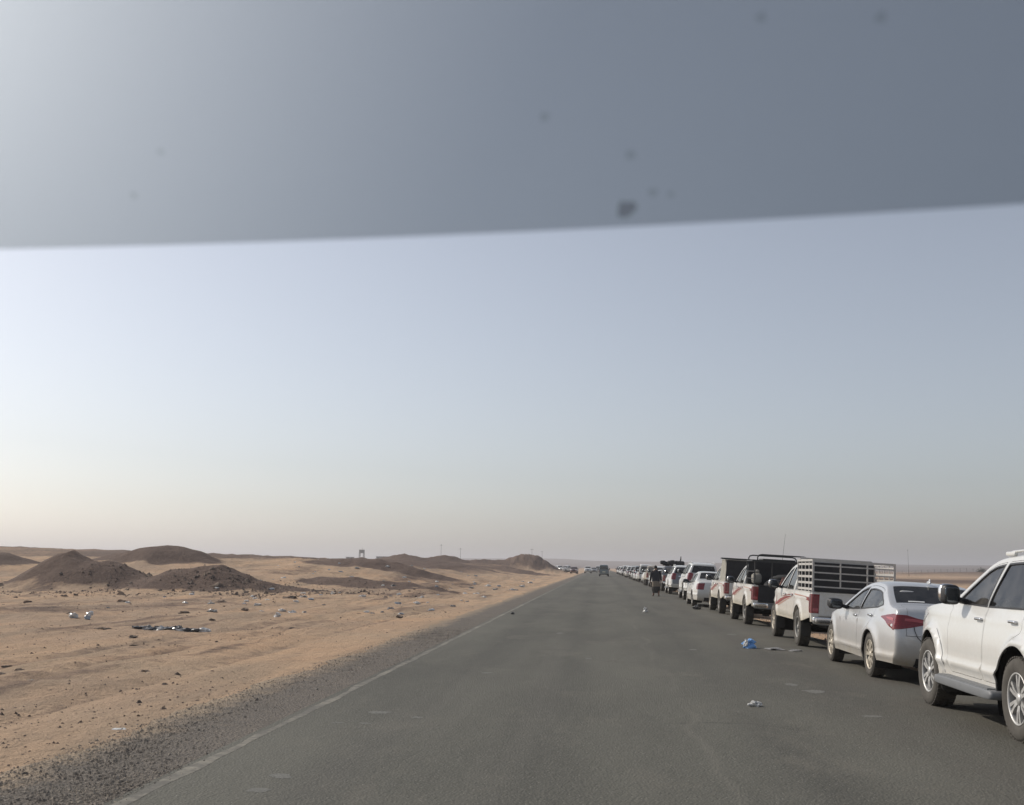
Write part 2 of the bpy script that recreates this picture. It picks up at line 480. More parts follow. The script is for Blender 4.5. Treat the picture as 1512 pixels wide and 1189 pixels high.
def handle(door, sg, B, a, z, mat='chrome'):
    mb = MB(); y = B.Y(a, z)
    mb.soft((sg * (y + .022), a, z), (.028, .19, .03), .5, nu=6, nv=10)
    mb.soft((sg * (y + .006), a + .07, z), (.03, .03, .026), .5, nu=4, nv=8); mb.soft((sg * (y + .006), a - .07, z), (.03, .03, .026), .5, nu=4, nv=8)
    mb.build('handle', mat, door)
def mirror(root, sg, B, a, z, mat, size=(.24, .16, .2), acc=None):
    y = B.Y(a, z); mb = MB(); rot = Matrix.Rotation(sg * R(-10), 3, 'Z')
    c = Vector((sg * (y + .07 + size[0] / 2), a + .02, z + size[2] * .42))
    mb.soft(c, size, .55, rot); mb.tube([(sg * (y - .03), a + .03, z + .02), (sg * (y + .1), a + .02, z + .05)], [.035, .028], 8)
    o = mb.build('mirror', mat, root)
    g = MB(); g.soft(c + Vector((0, -size[1] * .42, 0)), (size[0] * .82, .035, size[2] * .78), .45, rot, 6, 12); g.build('mirror_glass', 'mirror_glass', o)
    if acc:
        g = MB(); g.soft(c + Vector((sg * .012, size[1] * .25, .01)), (size[0] * .99, size[1] * .7, size[2] * .97), .6, rot); g.build('mirror_cap', acc, o)
simple('mirror_glass', (.10, .11, .12), .08, .8)

def wheel(root, x, a, r, wd, sg, style, rimm, rimr):
    """sg: outer side. wheel is a hub with a tyre and a rim"""
    w = empty('wheel', (x, a, r)); w.parent = root
    h = wd / 2; t = MB(); k = r - rimr
    prof = [(-h * .78, rimr - .005), (-h * .92, rimr + .02), (-h, rimr + k * .45), (-h * .95, r - k * .22), (-h * .78, r - .012), (-h * .6, r), (-h * .3, r)]
    full = prof + [(-p, q) for p, q in prof[::-1]]
    t.lathe(full[::-1], 44)
    nb = 46
    for i in range(nb):                                             # tread blocks
        a_ = 2 * math.pi * i / nb; rt = Matrix.Rotation(a_, 3, 'X')
        for sx in (-.62, 0, .62):
            t.box(rt @ Vector((sx * h, 0, r - .002)), (h * .46, r * .095, .014), rt)
    t.build('tyre', 'tyre_rubber', w)
    b = MB(); b.lathe([(sg * (-h * .7), rimr * .99), (sg * h * .25, rimr * .93), (sg * h * .25, .02)][::sg], 30); b.build('brake_drum', 'underbody', w)
    m = MB(); o = sg * h
    m.lathe([(o * .80, rimr + .003), (o * .88, rimr + .004), (o * .86, rimr * .96), (o * .74, rimr * .93), (o * .3, rimr * .92)][::sg], 40)
    def spoke(a_, w0, w1, tw=0):
        rt = Matrix.Rotation(a_, 3, 'X'); V = []
        for rr, ww, xx in ((rimr * .12, w0, .70), (rimr * .5, (w0 + w1) / 2, .80), (rimr * .95, w1, .78)):
            for dx in (0, -.22):
                for s_ in (-1, 1): V.append(rt @ Vector((o * (xx + dx), s_ * ww / 2 + tw * rr, rr)))
        fc = []
        for i in (0, 4): fc += [(i, i + 1, i + 5, i + 4), (i + 1, i + 3, i + 7, i + 5), (i + 2, i, i + 4, i + 6)]
        if sg < 0: fc = [f[::-1] for f in fc]
        m.add(V, fc)
    if style == 'twin6':
        for i in range(6):
            for d in (-.165, .165): spoke(i * math.pi / 3 + d, .028, .034)
    elif style == 'fan10':
        for i in range(5):
            for d, w1 in ((-.27, .05), (.27, .05)): spoke(i * 2 * math.pi / 5 + d, .03, w1)
    elif style == 'five':
        for i in range(5): spoke(i * 2 * math.pi / 5, .06, .085)
    else:
        m.lathe([(o * .55, rimr * .9), (o * .45, rimr * .72), (o * .62, rimr * .5), (o * .5, rimr * .34), (o * .55, .0)][::sg], 24)
        for i in range(8):
            rt = Matrix.Rotation(i * math.pi / 4, 3, 'X'); m.box(rt @ Vector((o * .5, 0, rimr * .72)), (.012, .045, .04), rt)
    m.lathe([(o * .5, rimr * .26), (o * .76, rimr * .25), (o * .84, rimr * .14), (o * .84, .0)][::sg], 16)
    m.build('rim', rimm, w)
    return w

def seats(root, rows, zf, mat, xw=.36, bench=True):
    for i, (a, wide) in enumerate(rows):
        xs = (-xw, xw) if not wide else (0,)
        for x in xs:
            mb = MB(); w = .5 if not wide else 1.22
            mb.soft((x, a, zf + .2), (w, .52, .2), .4); rt = Matrix.Rotation(R(14), 3, 'X')
            mb.soft((x, a - .3, zf + .52), (w * .96, .16, .68), .4, rt)
            o = mb.build('seat', mat, root)
            for hx in ((0,) if not wide else (-.38, .38)):
                hb = MB(); hb.soft((x + hx, a - .39, zf + .93), (.27, .1, .19), .5); hb.build('headrest', mat, o)
def cabin(root, a_dash, zd, zf, hw, a_rear, wheelx=-.36):
    mb = MB(); mb.soft((0, a_dash, zd - .16), (hw * 2, .5, .38), .35); mb.box((0, (a_dash + a_rear) / 2, zf), (hw * 2 - .1, a_dash - a_rear, .05))
    mb.build('dashboard', 'dash', root)
    st = MB(); rt = Matrix.Rotation(R(-62), 3, 'X'); pts = [Vector((.19 * math.cos(t), .19 * math.sin(t), 0)) for t in np.linspace(0, 2 * math.pi, 25)]
    st.tube([rt @ p + Vector((wheelx, a_dash - .36, zd - .05)) for p in pts], .016, 8, False)
    st.tube([Vector((wheelx, a_dash - .36, zd - .05)), Vector((wheelx, a_dash - .05, zd - .2))], .03, 8)
    for k in (0, 2.1, 4.2): st.tube([Vector((wheelx, a_dash - .36, zd - .05)), rt @ Vector((.19 * math.cos(k), .19 * math.sin(k), 0)) + Vector((wheelx, a_dash - .36, zd - .05))], .012, 6)
    st.build('steering_wheel', 'dash', root)

def finish(root, wb):
    """shift so that the origin lies midway between the axles on the ground"""
    for c in root.children: c.location.y -= wb / 2
    return root

def quad(u0, u1, q0, q1): return [(u0, q0), (u1, q0), (u1, q1), (u0, q1)]

def build_suv(P='paint_white', simple_=False):
    m = dict(prof=[(3.50, .38, .04), (3.58, .48, .07), (3.60, .68, .10), (3.56, .89, .10), (3.45, 1.05, .10), (3.2, 1.125, .07), (2.6, 1.18, .05), (2.2, 1.215, .04), (2.04, 1.245, .04),
                   (1.38, 1.64, .06), (1.15, 1.70, .06), (.6, 1.735, .05), (-.2, 1.73, .05), (-.70, 1.695, .05), (-.86, 1.63, .06), (-.97, 1.24, .08), (-1.0, 1.02, .09), (-1.03, .76, .10), (-1.05, .62, .10), (-1.0, .43, .06)],
             cut=(8, 9, 14), wb=2.75, rw=.388, ra=.485, sill=.40, w=.885, pf=(2.2, 3.6, .17), pb=(-.2, -1.05, .08), belt=(1.205, .0), zs=.74, lo=.16, up=.36, lean=.36, lc=.18,
             flare=(.056, .06), crease=((.57, .040, .026), (1.10, .04, .010)))
    B = Body(m); K = B.knot; root = empty('suv'); body = MB()
    ed = B.edge
    fw = [(1.90, 1.235), (1.03, 1.22)] + [p for p in ed(1.90, .98, .075)[::-1] if p[1] > 1.27]
    rw_ = [(.96, 1.22), (.03, 1.23)] + [p for p in ed(.90, .03, .075)[::-1]]
    qw = [(-.06, 1.24), (-.70, 1.27)] + [p for p in ed(-.06, -.72, .085)[::-1]]
    fd = [(2.0, .46), (.985, .46), (.985, 1.18)] + ed(2.2, .935, .035)[::-1] + [(2.05, 1.17), (2.11, .95), (2.07, .6)]
    rd = [(.97, .46), (.54, .46), (.42, .70), (.26, .88), (-.02, 1.0), (-.015, 1.2)] + ed(.92, -.01, .035)[::-1] + [(.97, 1.18)]
    D = B.sides(root, body, P, [fd, rd], [(fw, 0, 'glass_clear'), (rw_, 1, 'glass_tinted'), (qw, None, 'glass_dark')], None, step=.058)
    for sg in (-1, 1): handle(D[sg, 0], sg, B, 1.12, 1.075); handle(D[sg, 1], sg, B, .18, 1.09)
    ws = quad(K[8] + .03, K[9] - .03, -.9, .9); rwn = quad(K[14] + .03, K[15] - .03, -.84, .84)
    B.top(body, quad(0, K[14], -1, 1), [ws, quad(K[2] - .05, K[4] - .12, -.42, .42)])
    tg = quad(K[14] + .005, K[18] - .02, -.9, .9)
    B.top(body, quad(K[14], B.L, -1, 1), [tg])
    g = MB(); B.top(g, ws, off=-.005); g.build('windscreen', 'glass_clear', root)
    t = MB(); B.top(t, offset(tg, .008), [rwn], lip=.02); tgo = t.build('tailgate', P, root)
    g = MB(); B.top(g, rwn, off=-.004); g.build('rear_window', 'glass_dark', tgo)
    g = MB(); B.top(g, quad(K[15] + .22, K[15] + .36, -.34, .34), off=.012, lip=.02); g.build('number_plate', 'plate', tgo)
    g = MB(); B.top(g, quad(K[15] + .12, K[15] + .17, -.5, .5), off=.015, lip=.03); g.build('garnish', 'chrome', tgo)
    g = MB(); B.top(g, quad(K[2] - .05, K[4] - .12, -.42, .42), off=-.03); g.build('grille', 'trim_black', root)
    for k in range(4):
        g = MB(); u = K[2] + .02 + k * .06; B.top(g, quad(u, u + .022, -.41, .41), off=-.005, lip=.02); g.build('grille_bar', 'chrome', root)
    body.build('body', P, root)
    for sg in (-1, 1):
        g = MB(); B.top(g, [(K[3] - .04, sg * .5), (K[4] + .02, sg * .55), (K[4] + .03, sg), (K[3] + .02, sg)], off=.006, lip=.012)
        patch(g, [(3.50, .92), (3.12, 1.06), (3.2, 1.10), (3.44, 1.045)], B.side(sg), off=.006, lip=.012, flip=sg < 0); g.build('headlight', 'lamp_white', root)
        g = MB(); B.top(g, [(K[15] + .0, sg * .70), (K[16] + .13, sg * .70), (K[16] + .13, sg), (K[15] - .05, sg)], off=.006, lip=.012)
        patch(g, [(-.93, 1.28), (-.78, 1.26), (-.84, .95), (-1.0, .92)], B.side(sg), off=.006, lip=.012, flip=sg < 0); g.build('tail_lamp', 'lamp_red', root)
        ra_, cx_ = m['ra'], m['wb']                                     # dark joint behind the front wheel-arch flare
        arc_ = [(cx_ + (ra_ + .095) * math.cos(t_), .388 + (ra_ + .095) * math.sin(t_)) for t_ in np.linspace(R(118), R(176), 12)]
        arc2 = [(cx_ + (ra_ + .104) * math.cos(t_), .388 + (ra_ + .104) * math.sin(t_)) for t_ in np.linspace(R(176), R(118), 12)]
        g = MB(); patch(g, arc_ + arc2, B.side(sg), off=.004, step=.03, flip=sg < 0); g.build('flare_joint', 'plastic_grey', root)
        mirror(root, sg, B, 1.68, 1.215, 'trim_black', (.20, .17, .22), 'chrome')
        st = MB(); st.soft((sg * .90, 1.3, .365), (.25, 1.84, .10), .3); st.box((sg * .9, 1.3, .418), (.18, 1.55, .012)); st.build('side_step', 'plastic_grey', root)
        rl = MB(); pts = [(sg * .56, 1.05, 1.765), (sg * .56, .95, 1.79), (sg * .56, .2, 1.812), (sg * .56, -.45, 1.80), (sg * .56, -.6, 1.765)]
        rl.tube(pts, .015, 8); rl.soft((sg * .56, 1.0, 1.77), (.05, .26, .05), .5); rl.soft((sg * .56, -.55, 1.765), (.05, .24, .05), .5); rl.build('roof_rail', P, root)
        for fy in (2.25, -.5): fl = MB(); fl.soft((sg * .80, fy, .32), (.2, .02, .22), .5); fl.build('mud_flap', 'rubber', root)
    un = MB(); B.wells(un); un.box((0, 1.3, .50), (1.35, 4.5, .22)); un.box((0, 1.38, .60), (1.66, 1.75, .1)); un.tube([(-.7, 0, .38), (.7, 0, .38)], .06); un.build('underbody', 'underbody', root)
    cabin(root, 1.88, 1.20, .62, .72, -.8); seats(root, [(.95, 0), (.1, 1)], .66, 'seat_grey')
    for sg in (-1, 1):
        for a in (0, 2.75): wheel(root, sg * .785, a, .388, .265, sg, 'twin6', 'alloy', .238)
    return finish(root, 2.75)

def build_sedan(P='paint_silver', old=False):
    m = dict(prof=[(3.42, .22, .04), (3.52, .32, .09), (3.54, .5, .13), (3.48, .62, .13), (3.3, .72, .11), (2.9, .81, .07), (2.4, .885, .05), (2.1, .925, .05), (1.96, .955, .05),
                   (1.16, 1.30, .06), (.92, 1.35, .06), (.5, 1.378, .05), (.1, 1.36, .05), (-.12, 1.325, .05), (-.62, 1.075, .05), (-.74, 1.04, .045), (-.88, 1.02, .045), (-.935, .97, .06), (-.955, .82, .10), (-.975, .60, .13), (-.95, .40, .13), (-.88, .27, .06)],
             cut=(8, 9, 13, 14), wb=2.70, rw=.318, ra=.372, sill=.24, w=.868, pf=(1.9, 3.54, .20), pb=(.3, -.97, .11), belt=(.985, -.035), zs=.60, lo=.22, up=.42, lean=.42, lc=.30,
             flare=(.028, .09), crease=((.36, .05, .016), (.80, .035, .012)))
    if old:
        m.update(prof=[(3.42, .22, .04), (3.5, .32, .09), (3.52, .5, .12), (3.47, .62, .12), (3.32, .72, .10), (2.9, .80, .07), (2.4, .87, .05), (2.1, .91, .05), (1.94, .945, .05),
                       (1.2, 1.32, .06), (.98, 1.375, .06), (.5, 1.41, .05), (.05, 1.40, .05), (-.15, 1.37, .05), (-.52, 1.10, .05), (-.62, 1.04, .045), (-.92, 1.0, .045), (-.99, .95, .05), (-1.01, .82, .07), (-1.03, .60, .09), (-1.0, .42, .09), (-.93, .28, .05)],
                 wb=2.60, lean=.40, crease=((.5, .03, .014),), flare=(.02, .07))
    B = Body(m); K = B.knot; root = empty('sedan'); body = MB(); wb = m['wb']; ed = B.edge
    bz = lambda a: m['belt'][0] + m['belt'][1] * a
    if old:
        fw = [(1.72, bz(1.72) + .03), (.86, bz(.86) + .02)] + [p for p in ed(1.72, .86, .075)[::-1] if p[1] > bz(p[0]) + .03]
        rw_ = [(.77, bz(.77) + .02), (-.18, bz(-.1) + .03)] + [p for p in ed(.77, -.2, .08)[::-1] if p[1] > bz(p[0]) + .05]
    else:
        fw = [(1.78, bz(1.78) + .025), (.80, bz(.8) + .02)] + [p for p in ed(1.78, .80, .07)[::-1] if p[1] > bz(p[0]) + .03]
        rw_ = [(.72, bz(.72) + .02), (-.20, bz(-.2) + .045), (-.37, bz(-.3) + .08)] + [p for p in ed(.72, -.36, .10)[::-1] if p[1] > bz(p[0]) + .10]
    fd = [(1.93, .34), (.80, .34), (.76, .9)] + ed(1.98, .765, .035)[::-1] + [(1.98, .8)]
    rd = [(.785, .34), (.42, .34), (.36, .5), (.26, .64), (.0, .78), (-.12, .98)] + [p for p in ed(.75, -.16, .035)[::-1]] + [(.745, .9)]
    gl = 'glass_tinted' if old else 'glass_clear'
    D = B.sides(root, body, P, [fd, rd], [(fw, 0, gl), (rw_, 1, gl)], None, step=.068)
    for sg in (-1, 1): handle(D[sg, 0], sg, B, .93, .86, 'chrome'); handle(D[sg, 1], sg, B, .04, .90, 'chrome')
    ws = quad(K[8] + .03, K[9] - .03, -.9, .9); rwn = quad(K[13] + .02, K[14] - .02, -.86, .86)
    B.top(body, quad(0, K[13], -1, 1), [ws, quad(K[1], K[2] + .06, -.55, .55)])
    tk = quad(K[14] + .05, K[19] - .06, -.80, .80)
    B.top(body, quad(K[13], B.L, -1, 1), [rwn, tk])
    g = MB(); B.top(g, ws, off=-.005); g.build('windscreen', 'glass_clear', root)
    g = MB(); B.top(g, rwn, off=-.004); rg = g.build('rear_window', 'glass_dark', root)
    t = MB(); B.top(t, offset(tk, .006), lip=.02); tko = t.build('boot_lid', P, root)
    g = MB(); B.top(g, quad(K[18] + .0, K[18] + .13, -.32, .32), off=.01, lip=.015); g.build('number_plate', 'plate', tko)
    g = MB(); B.top(g, quad(K[1], K[2] + .06, -.55, .55), off=-.03); g.build('grille', 'trim_black', root)
    body.build('body', P, root)
    if not old:
        g = MB(); B.top(g, quad(K[14] - .075, K[14] - .045, -.62, -.30), off=.004, lip=.004); g.build('sticker', 'sticker', rg)
        g = MB(); V = []
        g.soft((0, -.06, 1.43), (.035, .17, .05), .8); g.soft((0, -.10, 1.455), (.018, .07, .06), .8); g.build('fin_antenna', P, root)
        g = MB(); g.tube([(-.5, -1.065, .80), (-.49, -1.075, .74), (-.46, -1.09, .66), (-.40, -1.10, .60), (-.36, -1.09, .585)], .005, 6); g.build('cable', 'trim_black', root)
    for sg in (-1, 1):
        g = MB()
        if old:
            B.top(g, [(K[17] - .0, sg * .62), (K[18] + .12, sg * .66), (K[18] + .12, sg), (K[17] - .0, sg)], off=.006, lip=.012)
            patch(g, [(-.95, .95), (-.80, .93), (-.84, .72), (-1.02, .70)], B.side(sg), off=.006, lip=.012, flip=sg < 0)
        else:
            lp = [(K[17] + .09, sg * .36), (K[17] + .065, sg * .6), (K[17] + .03, sg * .8), (K[17] + .02, sg), (K[18] + .075, sg), (K[18] + .07, sg * .88), (K[18] + .045, sg * .7), (K[18] - .02, sg * .36)]
            B.top(g, lp, off=.006, lip=.012)
            patch(g, smooth_poly([(-.938, .945), (-.78, .95), (-.58, .925), (-.44, .90), (-.60, .86), (-.78, .795), (-.90, .755), (-.955, .745)], 3), B.side(sg), off=.006, lip=.012, flip=sg < 0)
        lo = g.build('tail_lamp', 'lamp_red', root)
        if not old:
            g = MB(); B.top(g, [(K[17] + .10, sg * .40), (K[17] + .075, sg * .62), (K[17] + .07, sg * .84), (K[17] + .105, sg * .84), (K[17] + .115, sg * .62), (K[17] + .13, sg * .40)], off=.009, lip=.004); g.build('lens_insert', 'lamp_clear_red', lo)
            g = MB(); patch(g, [(-.90, .90), (-.76, .912), (-.62, .90), (-.76, .875), (-.90, .86)], B.side(sg), off=.009, lip=.004, flip=sg < 0); g.build('lens_insert', 'lamp_clear_red', lo)
        g = MB(); B.top(g, [(K[3] - .1, sg * .6), (K[4] + .05, sg * .66), (K[5] - .2, sg), (K[3] - .02, sg)], off=.006, lip=.012); g.build('headlight', 'lamp_white', root)
        mirror(root, sg, B, 1.62, bz(1.6) - .0, 'trim_black' if not old else 'trim_black', (.24, .14, .17), None if old else 'trim_black')
    g = MB(); B.top(g, quad(K[20] + .0, B.L - .01, -.62, .62), off=.006, lip=.012); g.build('bumper_valance', 'trim_black', root)
    un = MB(); B.wells(un); un.box((0, 1.3, .36), (1.15, 4.4, .2)); un.box((0, 1.35, .36), (1.6, 1.8, .16)); un.tube([(-.65, 0, .3), (.65, 0, .3)], .05)
    un.tube([(-.45, -.8, .27), (-.45, -1.0, .26)], .03); un.build('underbody', 'underbody', root)
    cabin(root, 1.7, .92, .42, .70, -.5); seats(root, [(.85, 0), (.12, 1)], .27, 'seat_light')
    for sg in (-1, 1):
        for a in (0, wb): wheel(root, sg * .765, a, .318, .205, sg, 'five' if old else 'fan10', 'steel_rim' if old else 'alloy_dusty', .212)
    return finish(root, wb)

def build_pickup(P='paint_white_dusty', stripes=True, rear_steel=True):
    m = dict(prof=[(3.80, .46, .04), (3.89, .56, .07), (3.90, .73, .10), (3.85, .91, .10), (3.73, 1.03, .09), (3.4, 1.085, .06), (2.85, 1.125, .05), (2.52, 1.15, .04), (2.40, 1.175, .04),
                   (1.78, 1.595, .06), (1.52, 1.67, .05), (1.1, 1.705, .05), (.74, 1.69, .05), (.60, 1.63, .05), (.52, 1.16, .04), (.50, 1.05, .03), (.49, .8, .02), (.49, .54, .02)],
             cut=(8, 9, 13), wb=3.085, rw=.372, ra=.455, sill=.50, w=.875, pf=(2.5, 3.9, .17), pb=(-.6, -1.25, .02), belt=(1.115, .012), zs=.80, lo=.14, up=.22, lean=.27, lc=.22,
             flare=(.030, .07), crease=((.62, .05, .008), (1.02, .05, .008)), rear_arch=False)
    B = Body(m); K = B.knot; root = empty('pickup_truck'); body = MB(); ed = B.edge
    fw = [(2.28, 1.17), (1.48, 1.155)] + [p for p in ed(2.28, 1.47, .085)[::-1] if p[1] > 1.18]
    rw_ = [(1.38, 1.15), (.70, 1.15)] + [p for p in ed(1.38, .68, .085)[::-1] if p[1] > 1.2]
    fd = [(2.36, .55), (1.435, .55), (1.425, 1.1)] + ed(2.5, 1.43, .04)[::-1] + [(2.42, 1.1)]
    rd = [(1.42, .55), (.70, .55), (.60, .72), (.58, 1.1)] + [p for p in ed(1.42, .60, .04)[::-1]] + [(1.41, 1.1)]
    D = B.sides(root, body, P, [fd, rd], [(fw, 0, 'glass_tinted'), (rw_, 1, 'glass_clear')], None)
    for sg in (-1, 1): handle(D[sg, 0], sg, B, 1.58, 1.02); handle(D[sg, 1], sg, B, .74, 1.02)
    ws = quad(K[8] + .03, K[9] - .03, -.9, .9); rwn = quad(K[13] + .06, K[14] - .05, -.78, .78)
    B.top(body, quad(0, B.L, -1, 1), [ws, rwn, quad(K[2] - .05, K[4] - .12, -.42, .42)])
    g = MB(); B.top(g, ws, off=-.005); g.build('windscreen', 'glass_clear', root)
    g = MB(); B.top(g, rwn, off=-.004); g.build('rear_window', 'glass_dark', root)
    g = MB(); B.top(g, quad(K[2] - .05, K[4] - .12, -.42, .42), off=-.03); g.build('grille', 'trim_black', root)
    body.build('body', P, root)
    # cargo bed
    bed = MB(); rail = 1.115; a0, a1 = -1.20, .455
    ra, rw0 = m['ra'], m['rw']
    t0 = math.asin((.52 - rw0) / ra)
    arc = [(ra * math.cos(t), rw0 + ra * math.sin(t)) for t in np.linspace(math.pi - t0, t0, 24)]
    poly = [(a1, rail), (a0, rail), (a0 - .005, .8), (a0 + .02, .62)] + [(-.55, .54)] + arc + [(a1, .52)]
    for sg in (-1, 1):
        patch(bed, poly, B.side(sg), step=.08, lip=.03, flip=sg < 0)
        yo = B.Y(-.4, rail)
        bed.box((sg * (yo - .05), (a0 + a1) / 2, rail + .004), (.10, a1 - a0, .03))
        bed.box((sg * (yo - .11), (a0 + a1) / 2, .86), (.03, a1 - a0 - .02, .42))
        bed.box((sg * (.66), 0, .76), (.22, .8, .2))
        c = MB(); n = 9                                                 # rounded rear corner carrying the lamp
        yr = B.Y(a0, .85)
        for zz0, zz1, mt in ((.54, .71, 0), (.71, 1.085, 1), (1.085, rail, 0)):
            V = []
            for z in (zz0, zz1):
                for i in range(n):
                    t = i / (n - 1) * math.pi / 2; yq = B.Y(a0, z) - .055 * (1 - math.cos(t)); aa = a0 - .055 * math.sin(t)
                    V.append((sg * yq, aa, z))
                V.append((sg * (B.Y(a0, z) - .165), a0 - .055, z))
            fcs = [(i, i + 1, i + n + 2, i + n + 1) for i in range(n)]
            if sg > 0: fcs = [f[::-1] for f in fcs]
            if mt == 0: bed.add(V, fcs, smooth=True)
            else:
                l = MB(); l.add([(x, y - .003, z) for x, y, z in V], fcs, smooth=True)
                patch(l, [(a0, 1.085), (a0 + .07, 1.08), (a0 + .055, .73), (a0, .71)], B.side(sg), off=.006, lip=.01, flip=sg < 0)
                lo = l.build('tail_lamp', 'lamp_red', root)
                w_ = MB(); w_.soft((sg * (yr - .10), a0 - .056, .775), (.11, .016, .07), .4); w_.build('reversing_lens', 'lamp_clear_red', lo)
    bed.box((0, (a0 + a1) / 2, .655), (1.5, a1 - a0 - .02, .03)); bed.box((0, a1 - .03, .86), (1.5, .03, .42))
    bed.build('cargo_bed', P, root)
    tg = MB(); yw = B.Y(a0, .85) - .172
    tg.box((0, a0 - .03, .885), (2 * yw, .05, .44)); tg.box((0, a0 - .058, .90), (2 * yw - .2, .008, .22)); tg.box((0, a0 - .032, 1.11), (2 * yw, .06, .03))
    tgo = tg.build('tailgate', P, root)
    h_ = MB(); h_.soft((0, a0 - .066, .965), (.22, .03, .07), .4); h_.build('handle', 'trim_black', tgo)
    bp = MB(); bp.soft((0, a0 - .10, .56), (1.62, .14, .16), .25); bp.box((0, a0 - .11, .645), (1.0, .12, .015)); bp.build('rear_bumper', 'plastic_grey', root)
    for sg in (-1, 1):
        cb = MB(); cb.soft((sg * .62, a0 - .12, .575), (.42, .13, .14), .3); cb.build('bumper_end', 'chrome', root)
    pl = MB(); pl.box((0, a0 - .176, .55), (.36, .01, .12)); pl.build('number_plate', 'plate', root)
    for sg in (-1, 1):
        g = MB(); B.top(g, [(K[3] - .04, sg * .5), (K[4] + .02, sg * .55), (K[4] + .03, sg), (K[3] + .02, sg)], off=.006, lip=.012)
        patch(g, [(3.78, .92), (3.45, 1.03), (3.5, 1.06), (3.70, 1.03)], B.side(sg), off=.006, lip=.012, flip=sg < 0); g.build('headlight', 'lamp_white', root)
        mirror(root, sg, B, 2.2, 1.13, 'trim_black', (.22, .15, .2), 'chrome')
        if stripes:
            sf = B.side(sg)
            for mt, off_, pl_ in (('stripe_red', .004, [(2.74, .97), (2.70, .80), (2.58, .83), (2.2, .90), (1.7, .955), (1.1, .985), (.66, .99), (1.1, .955), (1.6, .905), (2.0, .85), (2.5, .775), (2.78, .74), (2.80, .97)]),
                                  ('stripe_red', .004, [(2.2, .945), (1.6, .99), (.95, 1.035), (.62, 1.045), (.62, 1.01), (1.2, 1.0), (1.7, .965)]),
                                  ('stripe_red', .004, [(-.78, 1.02), (-1.08, 1.02), (-1.12, .94), (-.85, .965), (-.95, .99)]),
                                  ('stripe_pale', .0045, [(2.55, .755), (1.9, .84), (1.2, .935), (.66, .965), (1.2, .92), (1.9, .815), (2.5, .735)]),
                                  ('stripe_pale', .0045, [(.42, 1.055), (-.3, 1.04), (-.85, 1.03), (-.85, 1.015), (-.3, 1.02), (.42, 1.03)])):
                s1 = MB(); patch(s1, pl_, sf, off=off_, flip=sg < 0, step=.06); s1.build('side_stripe', mt, root)
        for fy in (-.52, 2.58): fl_ = MB(); fl_.soft((sg * .80, fy, .34), (.22, .02, .26), .5); fl_.build('mud_flap', 'rubber', root)
    un = MB(); B.wells(un)
    for sg in (-1, 1): un.lathe([(sg * .84, ra), (sg * .48, ra + .01), (sg * .48, .1)], 20, 'x', (0, 0, rw0), R(15), R(165))
    un.box((0, 1.3, .5), (1.0, 4.8, .16)); un.box((0, 1.6, .585), (1.66, 2.0, .1)); un.tube([(-.7, 0, .36), (.7, 0, .36)], .07); un.soft((0, 0, .36), (.3, .3, .26), .8)
    for sg in (-1, 1): un.bar((sg * .5, -1.15, .5), (sg * .5, .7, .45), .07, .05)
    un.build('underbody', 'underbody', root)
    cabin(root, 2.25, 1.10, .62, .72, .6); seats(root, [(1.5, 0), (.92, 1)], .60, 'seat_grey')
    for sg in (-1, 1):
        wheel(root, sg * .775, 3.085, .372, .25, sg, 'twin6', 'alloy_dusty', .212)
        wheel(root, sg * .775, 0, .372, .25, sg, 'steel' if rear_steel else 'twin6', 'steel_rim', .212)
    return finish(root, 3.085)

